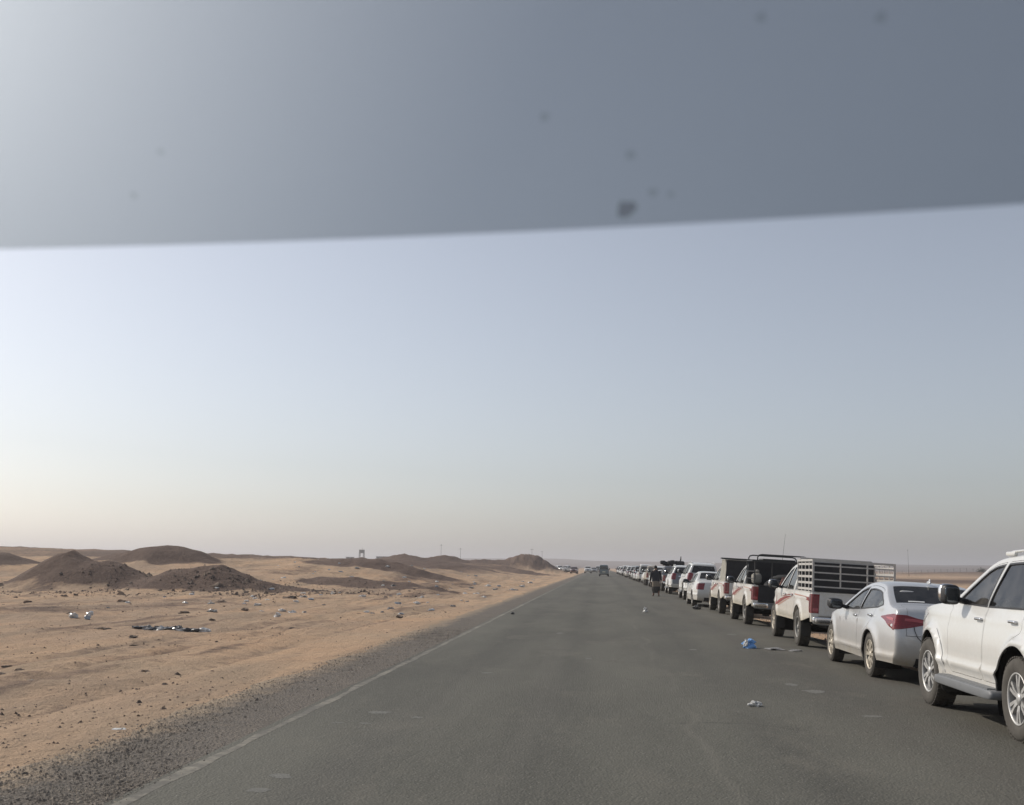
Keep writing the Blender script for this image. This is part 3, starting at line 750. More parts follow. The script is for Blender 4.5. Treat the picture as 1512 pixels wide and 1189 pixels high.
def build_van(P='paint_teal'):
    m = dict(prof=[(3.42, .34, .04), (3.52, .44, .08), (3.53, .75, .12), (3.42, 1.0, .12), (3.26, 1.10, .10), (2.66, 1.72, .10), (2.45, 1.83, .06), (1.5, 1.875, .05), (-.4, 1.87, .05), (-.90, 1.83, .05), (-1.0, 1.74, .05),
                   (-1.03, 1.12, .05), (-1.05, .8, .05), (-1.06, .55, .05), (-1.02, .36, .04)],
             cut=(4, 5, 10), wb=2.57, rw=.335, ra=.40, sill=.36, w=.84, pf=(2.3, 3.53, .12), pb=(-.5, -1.06, .04), belt=(1.08, 0), zs=.75, lo=.15, up=.12, lean=.12, lc=.16, flare=(.012, .06), crease=((.72, .03, .01),))
    B = Body(m); K = B.knot; root = empty('minivan'); body = MB(); ed = B.edge
    fw = [(3.0, 1.14), (2.1, 1.11)] + [p for p in ed(3.0, 2.1, .11)[::-1] if p[1] > 1.18]
    mw = [(1.98, 1.11), (.75, 1.11), (.75, 1.74), (1.98, 1.74)]; qw = [(.6, 1.11), (-.85, 1.13), (-.82, 1.72), (.6, 1.74)]
    fd = [(3.02, .42), (2.05, .42), (2.03, 1.1)] + ed(3.1, 2.04, .05)[::-1] + [(3.1, 1.0)]
    sd_ = [(2.02, .42), (.7, .42), (.68, 1.79), (2.01, 1.79)]
    D = B.sides(root, body, P, [fd, sd_], [(fw, 0, 'glass_tinted'), (mw, 1, 'glass_dark'), (qw, None, 'glass_dark')], None)
    for sg in (-1, 1): handle(D[sg, 0], sg, B, 2.2, .98, 'trim_black'); handle(D[sg, 1], sg, B, 1.85, .98, 'trim_black')
    ws = quad(K[4] + .04, K[5] - .03, -.92, .92); rwn = quad(K[10] + .05, K[11] - .03, -.86, .86); tg = quad(K[10] - .05, K[13] - .02, -.93, .93)
    B.top(body, quad(0, K[8], -1, 1), [ws, quad(K[2], K[3] - .05, -.5, .5)]); B.top(body, quad(K[8], B.L, -1, 1), [tg])
    g = MB(); B.top(g, ws, off=-.005); g.build('windscreen', 'glass_clear', root)
    t = MB(); B.top(t, offset(tg, .008), [rwn], lip=.02); tgo = t.build('tailgate', P, root)
    g = MB(); B.top(g, rwn, off=-.004); g.build('rear_window', 'glass_dark', tgo)
    g = MB(); B.top(g, quad(K[12] - .02, K[12] + .11, -.3, .3), off=.01, lip=.015); g.build('number_plate', 'plate', tgo)
    g = MB(); B.top(g, quad(K[2], K[3] - .05, -.5, .5), off=-.03); g.build('grille', 'trim_black', root)
    g = MB(); g.soft((0, -1.10, .46), (1.62, .12, .2), .3); g.build('rear_bumper', P, root)
    body.build('body', P, root)
    for sg in (-1, 1):
        g = MB(); B.top(g, [(K[11] + .02, sg * .945), (K[12] + .05, sg * .945), (K[12] + .05, sg), (K[11] + .02, sg)], off=.006, lip=.012)
        patch(g, [(-1.03, 1.1), (-.93, 1.1), (-.95, .75), (-1.05, .75)], B.side(sg), off=.006, lip=.012, flip=sg < 0); g.build('tail_lamp', 'lamp_red', root)
        g = MB(); B.top(g, [(K[3] - .2, sg * .6), (K[3] + .02, sg * .6), (K[3] + .02, sg), (K[3] - .2, sg)], off=.006, lip=.012); g.build('headlight', 'lamp_white', root)
        mirror(root, sg, B, 2.95, 1.12, 'trim_black', (.2, .14, .26))
    un = MB(); B.wells(un); un.box((0, 1.2, .42), (1.1, 4.3, .2)); un.tube([(-.65, 0, .33), (.65, 0, .33)], .06); un.build('underbody', 'underbody', root)
    cabin(root, 2.8, 1.08, .55, .72, -.9); seats(root, [(2.0, 0), (1.1, 1), (.3, 1)], .55, 'seat_grey')
    for sg in (-1, 1):
        for a in (0, 2.57): wheel(root, sg * .74, a, .335, .2, sg, 'steel', 'steel_rim', .2)
    return finish(root, 2.57)

LEAN = R(3.0)
def park(root, y_rear, x_outer, wb, half, label, cat, group='vehicles queued along the right-hand verge', lean=LEAN, yaw=0):
    """y_rear: world position of the rear axle; x_outer: outer face of the left tyres"""
    sx, sy, sz = root.scale; root.scale = (1.04 * sx, sy, 1.05 * sz); half *= 1.04
    root.location = (x_outer + half, y_rear + wb / 2, -half * math.sin(lean))
    root.rotation_euler = (0, lean, yaw); tag(root, label, cat, group); return root

# ---------------------------------------------------------------- the setting: ground, road, verges
def vnoise(x, y, seed=0):
    xi = np.floor(x).astype(np.int64); yi = np.floor(y).astype(np.int64); fx = x - xi; fy = y - yi
    fx = fx * fx * (3 - 2 * fx); fy = fy * fy * (3 - 2 * fy)
    def h(i, j):
        n = (i * 374761393 + j * 668265263 + seed * 1274126177) & 0xffffffff
        n = ((n ^ (n >> 13)) * 1274126177) & 0xffffffff; n = n ^ (n >> 16); return (n & 0xffff) / 65535.0
    return (h(xi, yi) * (1 - fx) + h(xi + 1, yi) * fx) * (1 - fy) + (h(xi, yi + 1) * (1 - fx) + h(xi + 1, yi + 1) * fx) * fy
def fbm(x, y, oct=4, seed=0):
    s = 0; a = .5; t = 0
    for i in range(oct): s = s + a * vnoise(x * 2 ** i, y * 2 ** i, seed + i); t += a; a *= .5
    return s / t - .5
def sstep(a, b, x): t = np.clip((x - a) / (b - a), 0, 1); return t * t * (3 - 2 * t)
# spoil heaps: centre x, y, half width across, half depth, height, flatness
HEAPS = [(-31.0, 61, 3.1, 2.8, 1.62, 3.0), (-34.2, 62, 2.0, 2.6, 1.3, 2.4), (-24.4, 59, 2.8, 2.6, 1.15, 2.8), (-21.6, 58.5, 2.2, 2.4, .85, 2.2), (-27.6, 60, 1.2, 1.6, .2, 2.2), (-38.0, 88, 4.0, 4, 1.55, 3.2), (-42.5, 90, 3.0, 4, .35, 2.4), (-49.5, 80, 3.2, 4, 1.1, 2.4),
         (-18.6, 59, 2.2, 2.2, .35, 2), (-15.0, 230, 5.6, 9, 3.7, 2.6), (-21.5, 226, 4, 7, .7, 2.2), (-27, 222, 4, 6, .8, 2.2), (-30.0, 200, 3.2, 6, 1.5, 2.2), (-36.5, 194, 4.2, 6, 1.6, 2.2), (-42, 196, 4, 6, .6, 2.2),
         (-33, 140, 13, 7, .5, 2.6), (-22, 150, 9, 7, .35, 2.4), (-44, 120, 9, 7, .6, 2.4), (-16.5, 70, 3.4, 2.6, .45, 2.2), (-12.5, 66, 2.6, 2, .3, 2.2), (-20, 92, 6, 4, .7, 2.2), (-14, 175, 6, 10, .5, 2.2), (135, 398, 26, 5, 1.3, 2.4), (90, 420, 20, 5, 1.0, 2.4)]
def road_z(x):
    return np.where(x > 4.1, -.05 * (x - 4.1), 0.0) + np.where(x < -3.2, .02 * (x + 3.2), 0)
def height(x, y):
    x = np.asarray(x, float); y = np.asarray(y, float)
    left = sstep(-4.6, -6.5, x); right = sstep(5.6, 8.5, x)
    z = road_z(np.clip(x, -6, 7.0)) - .035
    rise = 4.15 * (1 - np.exp(-(np.clip(-x - 15, 0, None) / 60) ** 1.3)) * sstep(50, 150, y)
    bank = 1.75 * sstep(-8, -25, x) * sstep(52, 100, y) * (1 - sstep(230, 330, y)) * (1 + .5 * fbm(x * .08, y * .05, 3, 17))
    rise = np.maximum(rise, bank) + .35 * np.minimum(rise, bank)
    z = z + left * rise
    bump = fbm(x * .35, y * .35, 5, 3) * .34 + fbm(x * 1.3, y * 1.3, 4, 9) * .13 + fbm(x * .05, y * .05, 3, 5) * .7 * sstep(60, 160, y)
    z = z + left * bump * np.where(y < 45, .62, 1.0) * sstep(-4.6, -9, x)
    ruts = np.exp(-((x + 6.3 + .5 * np.sin(y * .05)) / .18) ** 2) + np.exp(-((x + 7.9 + .5 * np.sin(y * .05)) / .18) ** 2) + np.exp(-((x + 10.2 - .6 * np.sin(y * .04)) / .22) ** 2)
    z = z - left * ruts * .07
    lump = np.abs(fbm(x * .55, y * .18, 4, 91)) * -.5 + np.abs(fbm(x * 1.1 + 4, y * .5, 4, 93)) * -.35
    z = z + left * (lump + .12) * sstep(-5.2, -8, x) * .55
    z = z + left * np.clip(fbm(x * .30, y * .12, 3, 95) - .05, 0, 1) * .9 * sstep(34, 60, y) * sstep(-7, -12, x)
    z = z + right * (fbm(x * .3, y * .3, 4, 21) * .25 - .10) + right * fbm(x * .02, y * .02, 3, 22) * .8 * sstep(40, 160, y)
    for cx, cy, rx, ry, h, fl in HEAPS:
        wob = 1 + .32 * fbm(x * .16 + cx, y * .16, 3, 31)
        d = np.sqrt(((x - cx) / rx) ** 2 + ((y - cy) / ry) ** 2) / wob
        z = z + h * np.exp(-d ** fl) * (1 + .18 * fbm(x * .9, y * .9, 4, 40) - .55 * np.abs(fbm(x * .5 + 9, y * .35, 4, 44)))
    D = np.sqrt(x * x + y * y)
    far = sstep(1300, 2600, D) * (9 + 22 * np.clip(fbm(x * .0012 + 3, y * .0012, 4, 55) + .2, 0, 1) + 6 * fbm(x * .006, y * .006, 3, 61))
    return z + far
def lumpy(x, y):
    return fbm(x * 1.4, y * .10, 4, 97)
def dirt(x, y):
    """dark gravelly spoil against pale sand"""
    x = np.asarray(x, float); y = np.asarray(y, float); m = np.zeros_like(x)
    for cx, cy, rx, ry, h, fl in HEAPS:
        wob = 1 + .6 * fbm(x * .3 + cx, y * .3, 4, 71)
        d = np.sqrt(((x - cx) / rx) ** 2 + ((y - cy) / ry) ** 2) / wob
        m = np.maximum(m, (1 - sstep(.95, 1.45, d)) * (1.0 if y.mean() < 1e9 and cy < 100 else .62))
    tr = np.exp(-((x + 27.5 + (60 - y) * .16 + 1.2 * np.sin(y * .3)) / 1.6) ** 2) * sstep(28, 34, y) * (1 - sstep(54, 60, y)) * .0
    tr2 = np.exp(-((x + 34.5 - (62 - y) * .30 + np.sin(y * .4)) / (1.6 + .04 * (62 - y))) ** 2) * sstep(33, 42, y) * (1 - sstep(60, 66, y)) * .8
    m = np.maximum(m, tr2 * (.6 + fbm(x * .8, y * .8, 3, 77)))
    plateau = sstep(66, 125, y) * sstep(-9, -22, x) * (.62 + 1.0 * fbm(x * .05, y * .03, 4, 81))
    m = np.maximum(m, np.clip(plateau, 0, .8))
    rightd = sstep(9, 30, x) * sstep(90, 190, y) * (.45 + .8 * fbm(x * .02, y * .01, 3, 83)); m = np.maximum(m, np.clip(rightd, 0, .8))
    pt = np.clip(fbm(x * .10, y * .05, 4, 85) * 2.4 + fbm(x * .7, y * .7, 3, 86) * .8, 0, 1) * sstep(-6.5, -11, x) * sstep(20, 40, y) * .75; m = np.maximum(m, pt)
    m = np.maximum(m, np.clip(-lumpy(x, y) * 2.2, 0, .55) * sstep(-5, -7, x) * (1 - sstep(60, 90, y)))
    wv = .5 * np.sin(y * .05)
    for x0, wd, am in ((-6.3, .22, .55), (-7.9, .22, .5), (-5.5, .16, .35), (-9.4, .2, .4), (-10.2, .25, .5), (-11.8, .25, .45), (-13.6, .3, .35)):
        m = np.maximum(m, np.exp(-((x - x0 + wv * (1 if x0 > -9 else -1.2)) / wd) ** 2) * am * np.clip(.75 + 1.6 * fbm(x * .3, y * .25, 3, 99), 0, 1) * (1 - sstep(50, 75, y)))
    m = np.maximum(m, sstep(700, 1600, np.sqrt(x * x + y * y)) * .9)
    return np.clip(m, 0, 1)

def steps(segs):
    out = [segs[0][0]]
    for a, b, st in segs:
        n = max(1, int(round(abs(b - a) / st))); out += list(np.linspace(a, b, n + 1)[1:])
    return np.array(out)
def geo(a, b, n): return list(np.geomspace(a, b, n + 1)[1:])
ys = np.concatenate([steps([(-25, 4, 2), (4, 32, .22), (32, 110, .42), (110, 300, 1.6)]), geo(300, 9000, 60)])
xl = steps([(-4.2, -24, .24), (-24, -52, .40), (-52, -160, 1.6)]); xl = np.concatenate([xl, -np.array(geo(160, 9000, 45))])
xr = np.concatenate([steps([(4.6, 12, .3), (12, 40, 1.2)]), geo(40, 9000, 60)])
xs = np.concatenate([xl[::-1], np.linspace(-3.4, 4.0, 6), xr])
X, Yg = np.meshgrid(xs, ys); Z = height(X, Yg)
V = np.stack([X.ravel(), Yg.ravel(), Z.ravel()], 1); nx, ny = len(xs), len(ys)
i = np.arange(nx * (ny - 1)).reshape(ny - 1, nx)[:, :-1].ravel(); Fq = np.stack([i, i + 1, i + 1 + nx, i + nx], 1)

t = NT('sand')
at = t.n('Attribute', attribute_name='dirt'); wp = t.n('NewGeometry').outputs['Position']
n1 = t.noise(.22, 5, .6, wp); n2 = t.noise(2.6, 6, .65, wp); n3 = t.noise(26, 4, .7, wp); n4 = t.noise(.9, 4, .6, wp, (1, .12, 1))
sandc = t.mix(t.ramp(n1, .3, .7), (.57, .372, .232), (.52, .38, .26))
sandc = t.mix(t.math('MULTIPLY', t.ramp(n4, .45, .66), .75), sandc, (.36, .275, .195))
n6 = t.noise(.09, 4, .6, wp); sandc = t.mix(t.math('MULTIPLY', t.ramp(n6, .45, .62), .55), sandc, (.37, .275, .205))
sandc = t.mix(t.math('MULTIPLY', t.ramp(n2, .50, .74), .6), sandc, (.30, .225, .16))
sandc = t.mix(t.math('MULTIPLY', t.ramp(n3, .58, .72), .5), sandc, (.19, .145, .11))
n5 = t.noise(7, 5, .7, wp)
dirtc = t.mix(t.ramp(n2, .3, .75), (.115, .082, .068), (.185, .132, .104)); dirtc = t.mix(t.math('MULTIPLY', t.ramp(n5, .5, .72), .6), dirtc, (.24, .18, .135)); dirtc = t.mix(t.math('MULTIPLY', t.ramp(n3, .6, .75), .5), dirtc, (.34, .26, .19))
msk = t.math('ADD', at.outputs['Fac'], t.math('MULTIPLY', t.math('SUBTRACT', n2, .5), .7))
t.col(t.mix(t.ramp(msk, .25, .62), sandc, dirtc)); t.set(Roughness=.95)
t.b.inputs['Specular IOR Level'].default_value = .1
t.bump(t.math('ADD', t.math('ADD', n2, t.math('MULTIPLY', n5, .7)), t.math('MULTIPLY', n3, .35)), 1.0, .11)
ground = obj_from('ground', V, Fq, 'sand', smooth=True); tag(ground, kind='structure')
ca = ground.data.attributes.new('dirt', 'FLOAT', 'POINT'); ca.data.foreach_set('value', dirt(X.ravel(), Yg.ravel()))

t = NT('asphalt'); wp = t.n('NewGeometry').outputs['Position']
sp = t.n('SeparateXYZ'); t.l(wp, sp.inputs[0])
a1 = t.noise(.35, 5, .6, wp, (1, .25, 1)); a2 = t.noise(9, 4, .7, wp); a3 = t.noise(1.1, 3, .6, wp, (1, .03, 1))
vo = t.n('TexVoronoi', feature='F1'); vo.inputs['Scale'].default_value = 44; t.l(wp, vo.inputs['Vector'])
base = t.mix(t.ramp(a1, .35, .68), (.082, .080, .066), (.132, .128, .104))
trk = None
for xc in (-2.1, -.55, 1.75, 3.2):                                     # wheel tracks rubbed smooth and dark
    d_ = t.ramp(t.math('ABSOLUTE', t.math('ADD', t.math('SUBTRACT', sp.outputs['X'], xc), t.math('MULTIPLY', t.math('SUBTRACT', t.noise(.12, 2, .5, wp, (0, 1, 0)), .5), .5))), .05, .50, (1, 1, 1, 1), (0, 0, 0, 1))
    trk = d_ if trk is None else t.math('MAXIMUM', trk, d_)
base = t.mix(t.math('MULTIPLY', trk, t.math('MULTIPLY', t.ramp(t.noise(.5, 4, .6, wp, (1, .2, 1)), .25, .7), .85)), base, (.068, .066, .056))
base = t.mix(t.math('MULTIPLY', t.ramp(t.noise(.75, 6, .75, wp, (1, .45, 1)), .53, .70), .6), base, (.155, .142, .115))
ck = t.n('TexVoronoi', feature='DISTANCE_TO_EDGE'); ck.inputs['Scale'].default_value = .33; cw = t.n('VectorMath', operation='ADD'); cn = t.n('TexNoise'); cn.inputs['Scale'].default_value = 1.6; cn.inputs['Detail'].default_value = 6; t.l(wp, cn.inputs['Vector']); t.l(wp, cw.inputs[0]); t.l(cn.outputs['Color'], cw.inputs[1]); t.l(cw.outputs[0], ck.inputs['Vector'])
base = t.mix(t.math('MULTIPLY', t.ramp(ck.outputs['Distance'], .002, .007, (1, 1, 1, 1), (0, 0, 0, 1)), t.math('MULTIPLY', t.ramp(t.noise(.25, 3, .6, wp), .5, .62), .6)), base, (.04, .038, .034))
base = t.mix(t.math('MULTIPLY', t.ramp(a3, .55, .70), .45), base, (.135, .128, .108))
base = t.mix(t.math('MULTIPLY', t.ramp(a2, .4, .75), .35), base, (.14, .132, .114))
# drier, browner right half where dust is tracked in
rx = t.n('MapRange'); rx.inputs['From Min'].default_value = 1.5; rx.inputs['From Max'].default_value = 5.5; t.l(sp.outputs['X'], rx.inputs['Value'])
base = t.mix(t.math('MULTIPLY', rx.outputs[0], t.ramp(t.noise(.8, 4, .6, wp), .3, .8)), base, (.098, .086, .072))
agg = t.ramp(vo.outputs['Distance'], .12, .30, (1, 1, 1, 1), (0, 0, 0, 1)); wn_ = t.n('TexWhiteNoise'); t.l(vo.outputs['Position'], wn_.inputs['Vector'])
base = t.mix(t.math('MULTIPLY', t.math('MULTIPLY', agg, t.ramp(wn_.outputs['Value'], .55, .95)), .95), base, (.30, .285, .25))
sm = t.math('ABSOLUTE', t.math('ADD', t.math('SUBTRACT', sp.outputs['X'], .98), t.math('MULTIPLY', t.math('SUBTRACT', t.noise(.35, 3, .5, wp, (0, 1, 0)), .5), .9)))
seam = t.math('MULTIPLY', t.ramp(sm, .012, .07, (1, 1, 1, 1), (0, 0, 0, 1)), t.ramp(t.noise(.16, 3, .6, wp, (0, 1, 0)), .42, .60))
base = t.mix(t.math('MULTIPLY', seam, .5), base, (.16, .15, .125))
t.col(base); t.set(Roughness=.85); t.b.inputs['Specular IOR Level'].default_value = .25
t.bump(t.math('ADD', vo.outputs['Distance'], t.math('MULTIPLY', a2, 1.5)), .55, .012)
def strip(name, xsec, y0, y1, dy, mat, parent=None, zoff=0, jit=None, jl=True, jr=True):
    yy = np.arange(y0, y1 + dy / 2, dy); V = []; n = len(xsec)
    for y in yy:
        for k, x in enumerate(xsec):
            xx = x
            if jit and ((k == 0 and jl) or (k == n - 1 and jr)): xx = x + jit(y, k)
            V.append((xx, y, float(road_z(np.array(xx))) + zoff))
    Fc = [(j * n + k, j * n + k + 1, (j + 1) * n + k + 1, (j + 1) * n + k) for j in range(len(yy) - 1) for k in range(n - 1)]
    return obj_from(name, V, Fc, mat, parent, True)
jn = lambda y, k: float(fbm(np.array(y * .8), np.array(k * 7.3), 4, 5)) * .5 + float(fbm(np.array(y * 4.), np.array(k * 3.3), 3, 6)) * .14
near = np.concatenate([np.arange(-20, 60, .25)])
road = strip('road', [-3.42, -3.2, -2, 0, 2, 4.1, 4.6, 5.35], -20, 1300, 1.0, 'asphalt', None, 0, lambda y, k: jn(y, k) * .8, jl=False); tag(road, kind='structure')

t = NT('gravel_verge'); wp = t.n('NewGeometry').outputs['Position']
g1 = t.noise(1.2, 5, .65, wp); g2 = t.noise(34, 3, .7, wp); vo = t.n('TexVoronoi'); vo.inputs['Scale'].default_value = 32; t.l(wp, vo.inputs['Vector'])
gc = t.mix(t.ramp(g1, .3, .7), (.145, .125, .102), (.20, .168, .134)); gc = t.mix(t.math('MULTIPLY', t.ramp(g2, .55, .72), .55), gc, (.34, .30, .24))
gc = t.mix(t.math('MULTIPLY', t.ramp(g2, .45, .30), .6), gc, (.10, .086, .071))
spx = t.n('SeparateXYZ'); t.l(wp, spx.inputs[0]); ex = t.n('MapRange'); ex.inputs['From Min'].default_value = -3.75; ex.inputs['From Max'].default_value = -4.85; t.l(spx.outputs['X'], ex.inputs['Value'])
drift = t.ramp(t.math('ADD', ex.outputs[0], t.math('MULTIPLY', t.math('SUBTRACT', t.noise(2.2, 5, .7, wp), .5), 1.3)), .42, .95)
gc = t.mix(t.math('MULTIPLY', drift, .8), gc, (.43, .32, .21)); gc = t.mix(t.math('MULTIPLY', t.ramp(t.noise(5, 5, .7, wp), .5, .7), .35), gc, (.24, .195, .145))
t.col(gc); t.set(Roughness=.95); t.bump(t.math('ADD', g2, vo.outputs['Distance']), .9, .03)
verge = strip('gravel_verge', [-4.72, -4.2, -3.8, -3.40], -20, 420, .25, 'gravel_verge', None, -.006, jn, jr=False); tag(verge, kind='structure')

t = NT('worn_paint'); wp = t.n('NewGeometry').outputs['Position']
w1 = t.noise(7, 5, .7, wp); w2 = t.noise(.7, 3, .6, wp)
t.col(t.mix(t.ramp(t.math('ADD', w1, t.math('MULTIPLY', w2, .6)), .72, .98), (.118, .110, .092), (.245, .225, .18))); t.set(Roughness=.9)
t.bump(w1, .5, .01)
jp = lambda y, k: float(fbm(np.array(y * 1.7), np.array(k * 9.1), 4, 15)) * .09
line = strip('edge_line', [-3.345, -3.29, -3.235], -20, 420, .2, 'worn_paint', road, .0018, jp)

t = NT('road_pale'); t.col(t.mix(t.ramp(t.noise(38, 4, .7, t.n('NewGeometry').outputs['Position']), .4, .62), (.10, .098, .086), (.185, .18, .158))); t.set(Roughness=.9)  # mottled tone, paler than the asphalt around it
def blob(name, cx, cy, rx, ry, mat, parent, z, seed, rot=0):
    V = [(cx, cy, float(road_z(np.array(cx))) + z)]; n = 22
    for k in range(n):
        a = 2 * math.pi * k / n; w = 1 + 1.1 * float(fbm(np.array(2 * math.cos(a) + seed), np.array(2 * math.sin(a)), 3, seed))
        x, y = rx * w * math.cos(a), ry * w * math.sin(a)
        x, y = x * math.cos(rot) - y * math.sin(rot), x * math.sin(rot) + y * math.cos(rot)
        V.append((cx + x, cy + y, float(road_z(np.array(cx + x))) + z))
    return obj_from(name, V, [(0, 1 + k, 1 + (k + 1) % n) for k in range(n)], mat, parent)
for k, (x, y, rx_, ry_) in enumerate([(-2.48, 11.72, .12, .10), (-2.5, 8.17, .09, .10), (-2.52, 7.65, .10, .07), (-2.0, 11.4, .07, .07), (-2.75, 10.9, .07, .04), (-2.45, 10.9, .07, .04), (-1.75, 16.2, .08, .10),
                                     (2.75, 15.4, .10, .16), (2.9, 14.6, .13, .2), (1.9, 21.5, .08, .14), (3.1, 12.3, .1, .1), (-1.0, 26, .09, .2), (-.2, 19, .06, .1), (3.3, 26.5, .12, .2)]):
    blob('pale_patch', x, y, rx_, ry_, 'road_pale', road, .0015, k + 3)  # irregular pale patches laid on the road

# loose stones: nobody could count them
def stones(name, n, xf, yf, size, mat, seed, zoff=0, onroad=False, clump=.12):
    rng = np.random.default_rng(seed); V = []; Fc = []
    base = np.array([(1, 0, -.2), (0, 1, -.2), (-1, 0, -.2), (0, -1, -.2), (.3, .2, .8), (-.35, -.1, .7)])
    tris = np.array([(0, 1, 4), (1, 5, 4), (1, 2, 5), (2, 3, 5), (3, 4, 5), (3, 0, 4)])
    x = xf(rng, n * 3); y = yf(rng, n * 3); w = fbm(x * .35, y * .16, 3, seed + 50) + rng.normal(0, clump, n * 3); k = np.argsort(-w)[:n]; x = x[k]; y = y[k]
    z = (road_z(x) if onroad else height(x, y)) + zoff; s = size(rng, n, y)
    a = rng.uniform(0, 2 * np.pi, n)
    J = base[None] * rng.uniform(.6, 1.25, (n, 6, 3)); J = J * (s[:, None, None] * rng.uniform(.6, 1.3, (n, 1, 3)))
    ca_, sa = np.cos(a)[:, None], np.sin(a)[:, None]
    P = np.stack([J[..., 0] * ca_ - J[..., 1] * sa + x[:, None], J[..., 0] * sa + J[..., 1] * ca_ + y[:, None], J[..., 2] * .8 + z[:, None]], 2).reshape(-1, 3)
    Fc = (tris[None] + 6 * np.arange(n)[:, None, None]).reshape(-1, 3)
    o = obj_from(name, P, Fc, mat); return tag(o, kind='stuff')
t = NT('stone'); oi = t.noise(2.3, 2, .5, t.n('NewGeometry').outputs['Position']); t.col(t.mix(t.ramp(oi, .35, .65), (.145, .122, .10), (.34, .29, .23))); t.set(Roughness=.95)
t = NT('stone_dark'); oi = t.noise(1.7, 2, .5, t.n('NewGeometry').outputs['Position']); t.col(t.mix(t.ramp(oi, .4, .65), (.10, .078, .063), (.27, .20, .145))); t.set(Roughness=.95)
yexp = lambda lo, hi: (lambda r, n: lo * (hi / lo) ** r.uniform(0, 1, n))
o = stones('verge_gravel', 15000, lambda r, n: -4.80 + 1.42 * r.beta(1.3, 1, n) + r.normal(0, .06, n), yexp(5, 34), lambda r, n, y: r.gamma(3, .0019, n) + .003, 'stone', 1, -.0, True)
tag(o, 'loose pale and dark gravel on the verge left of the tarmac', 'gravel')
o = stones('sand_stones', 12000, lambda r, n: -5.0 - 34 * r.uniform(0, 1, n) ** 1.1, yexp(6, 110), lambda r, n, y: r.gamma(1.1, .0075, n) + .003 + .00018 * y, 'stone_dark', 2)
tag(o, 'small dark stones strewn over the sand beside the road', 'stones')
o = stones('heap_rubble', 5200, lambda r, n: r.uniform(-40, -10, n), lambda r, n: r.normal(58.5, 4.5, n), lambda r, n, y: r.gamma(1.1, .030, n) + .012, 'stone_dark', 3)
tag(o, 'broken dark rubble scattered about the spoil heaps', 'rubble')
o = stones('verge_stones', 2500, lambda r, n: r.uniform(5.0, 12, n), yexp(8, 60), lambda r, n, y: r.gamma(2, .008, n) + .01, 'stone', 4)
tag(o, 'small stones on the sandy strip right of the parked cars', 'stones')

# ---------------------------------------------------------------- tinted sun strip of the car the picture is taken from
t = NT('strip_film'); t.t.nodes.remove(t.b)
tr = t.n('BsdfTransparent'); tr.inputs[0].default_value = (.67, .69, .70, 1)
tl = t.n('BsdfTranslucent'); tl.inputs[0].default_value = (.52, .55, .58, 1)
rf = t.n('BsdfRefraction'); rf.inputs['Color'].default_value = (.84, .88, .92, 1); rf.inputs['Roughness'].default_value = .9; rf.inputs['IOR'].default_value = 1.6
m1 = t.n('MixShader'); m1.inputs[0].default_value = .0; t.l(tr.outputs[0], m1.inputs[1]); t.l(tl.outputs[0], m1.inputs[2])
m2 = t.n('MixShader'); m2.inputs[0].default_value = .56; t.l(m1.outputs[0], m2.inputs[1]); t.l(rf.outputs[0], m2.inputs[2])
t.l(m2.outputs[0], t.out.inputs[0])
t = NT('speck'); t.t.nodes.remove(t.b); tr = t.n('BsdfTransparent'); df = t.n('BsdfDiffuse'); df.inputs[0].default_value = (.12, .10, .09, 1)
m1 = t.n('MixShader'); m1.inputs[0].default_value = .20; t.l(tr.outputs[0], m1.inputs[1]); t.l(df.outputs[0], m1.inputs[2]); t.l(m1.outputs[0], t.out.inputs[0])
t = NT('speck_solid'); t.t.nodes.remove(t.b); tr = t.n('BsdfTransparent'); df = t.n('BsdfDiffuse'); df.inputs[0].default_value = (.07, .055, .05, 1)
m1 = t.n('MixShader'); m1.inputs[0].default_value = .45; t.l(tr.outputs[0], m1.inputs[1]); t.l(df.outputs[0], m1.inputs[2]); t.l(m1.outputs[0], t.out.inputs[0])
WS = empty('windscreen_surround', (0, .62, CAM_H + .19)); WS.rotation_euler = (0, 0, R(-5.4))
tag(WS, 'grey tinted sun strip across the top of the windscreen, close to the viewer', 'windscreen')
RAKE = R(42)                                                          # glass leans back towards the viewer
def on_glass(x, v, d=0):                                              # x across, v up the pane from the strip's lower edge, d towards the viewer
    bow = -.05 * (x / .7) ** 2
    return Vector((x, bow - v * math.sin(RAKE) - d * math.cos(RAKE), .0225 + v * math.cos(RAKE) - d * math.sin(RAKE)))
def slab(mb, x0, x1, v0, v1, d0, d1, nx_=28, nv_=4):
    for d, flip in ((d0, False), (d1, True)):
        V = [on_glass(x0 + (x1 - x0) * i / nx_, v0 + (v1 - v0) * j / nv_, d) for j in range(nv_ + 1) for i in range(nx_ + 1)]
        Fc = [(j * (nx_ + 1) + i, j * (nx_ + 1) + i + 1, (j + 1) * (nx_ + 1) + i + 1, (j + 1) * (nx_ + 1) + i) for j in range(nv_) for i in range(nx_)]
        mb.add(V, [f[::-1] for f in Fc] if not flip else Fc, smooth=True)
    for i in range(nx_):
        xa, xb = x0 + (x1 - x0) * i / nx_, x0 + (x1 - x0) * (i + 1) / nx_
        for v in (v0, v1): mb.add([on_glass(xa, v, d0), on_glass(xb, v, d0), on_glass(xb, v, d1), on_glass(xa, v, d1)], [(0, 1, 2, 3)])
    for x in (x0, x1): mb.add([on_glass(x, v0, d0), on_glass(x, v1, d0), on_glass(x, v1, d1), on_glass(x, v0, d1)], [(0, 1, 2, 3)])
mb = MB(); slab(mb, -.77, .77, 0, .34, 0, .0015); mb.build('sun_strip', 'strip_film', WS)
mb = MB(); slab(mb, -.82, .82, .34, .42, -.02, .03, 20, 2); mb.build('roof_header', 'plastic_grey', WS)
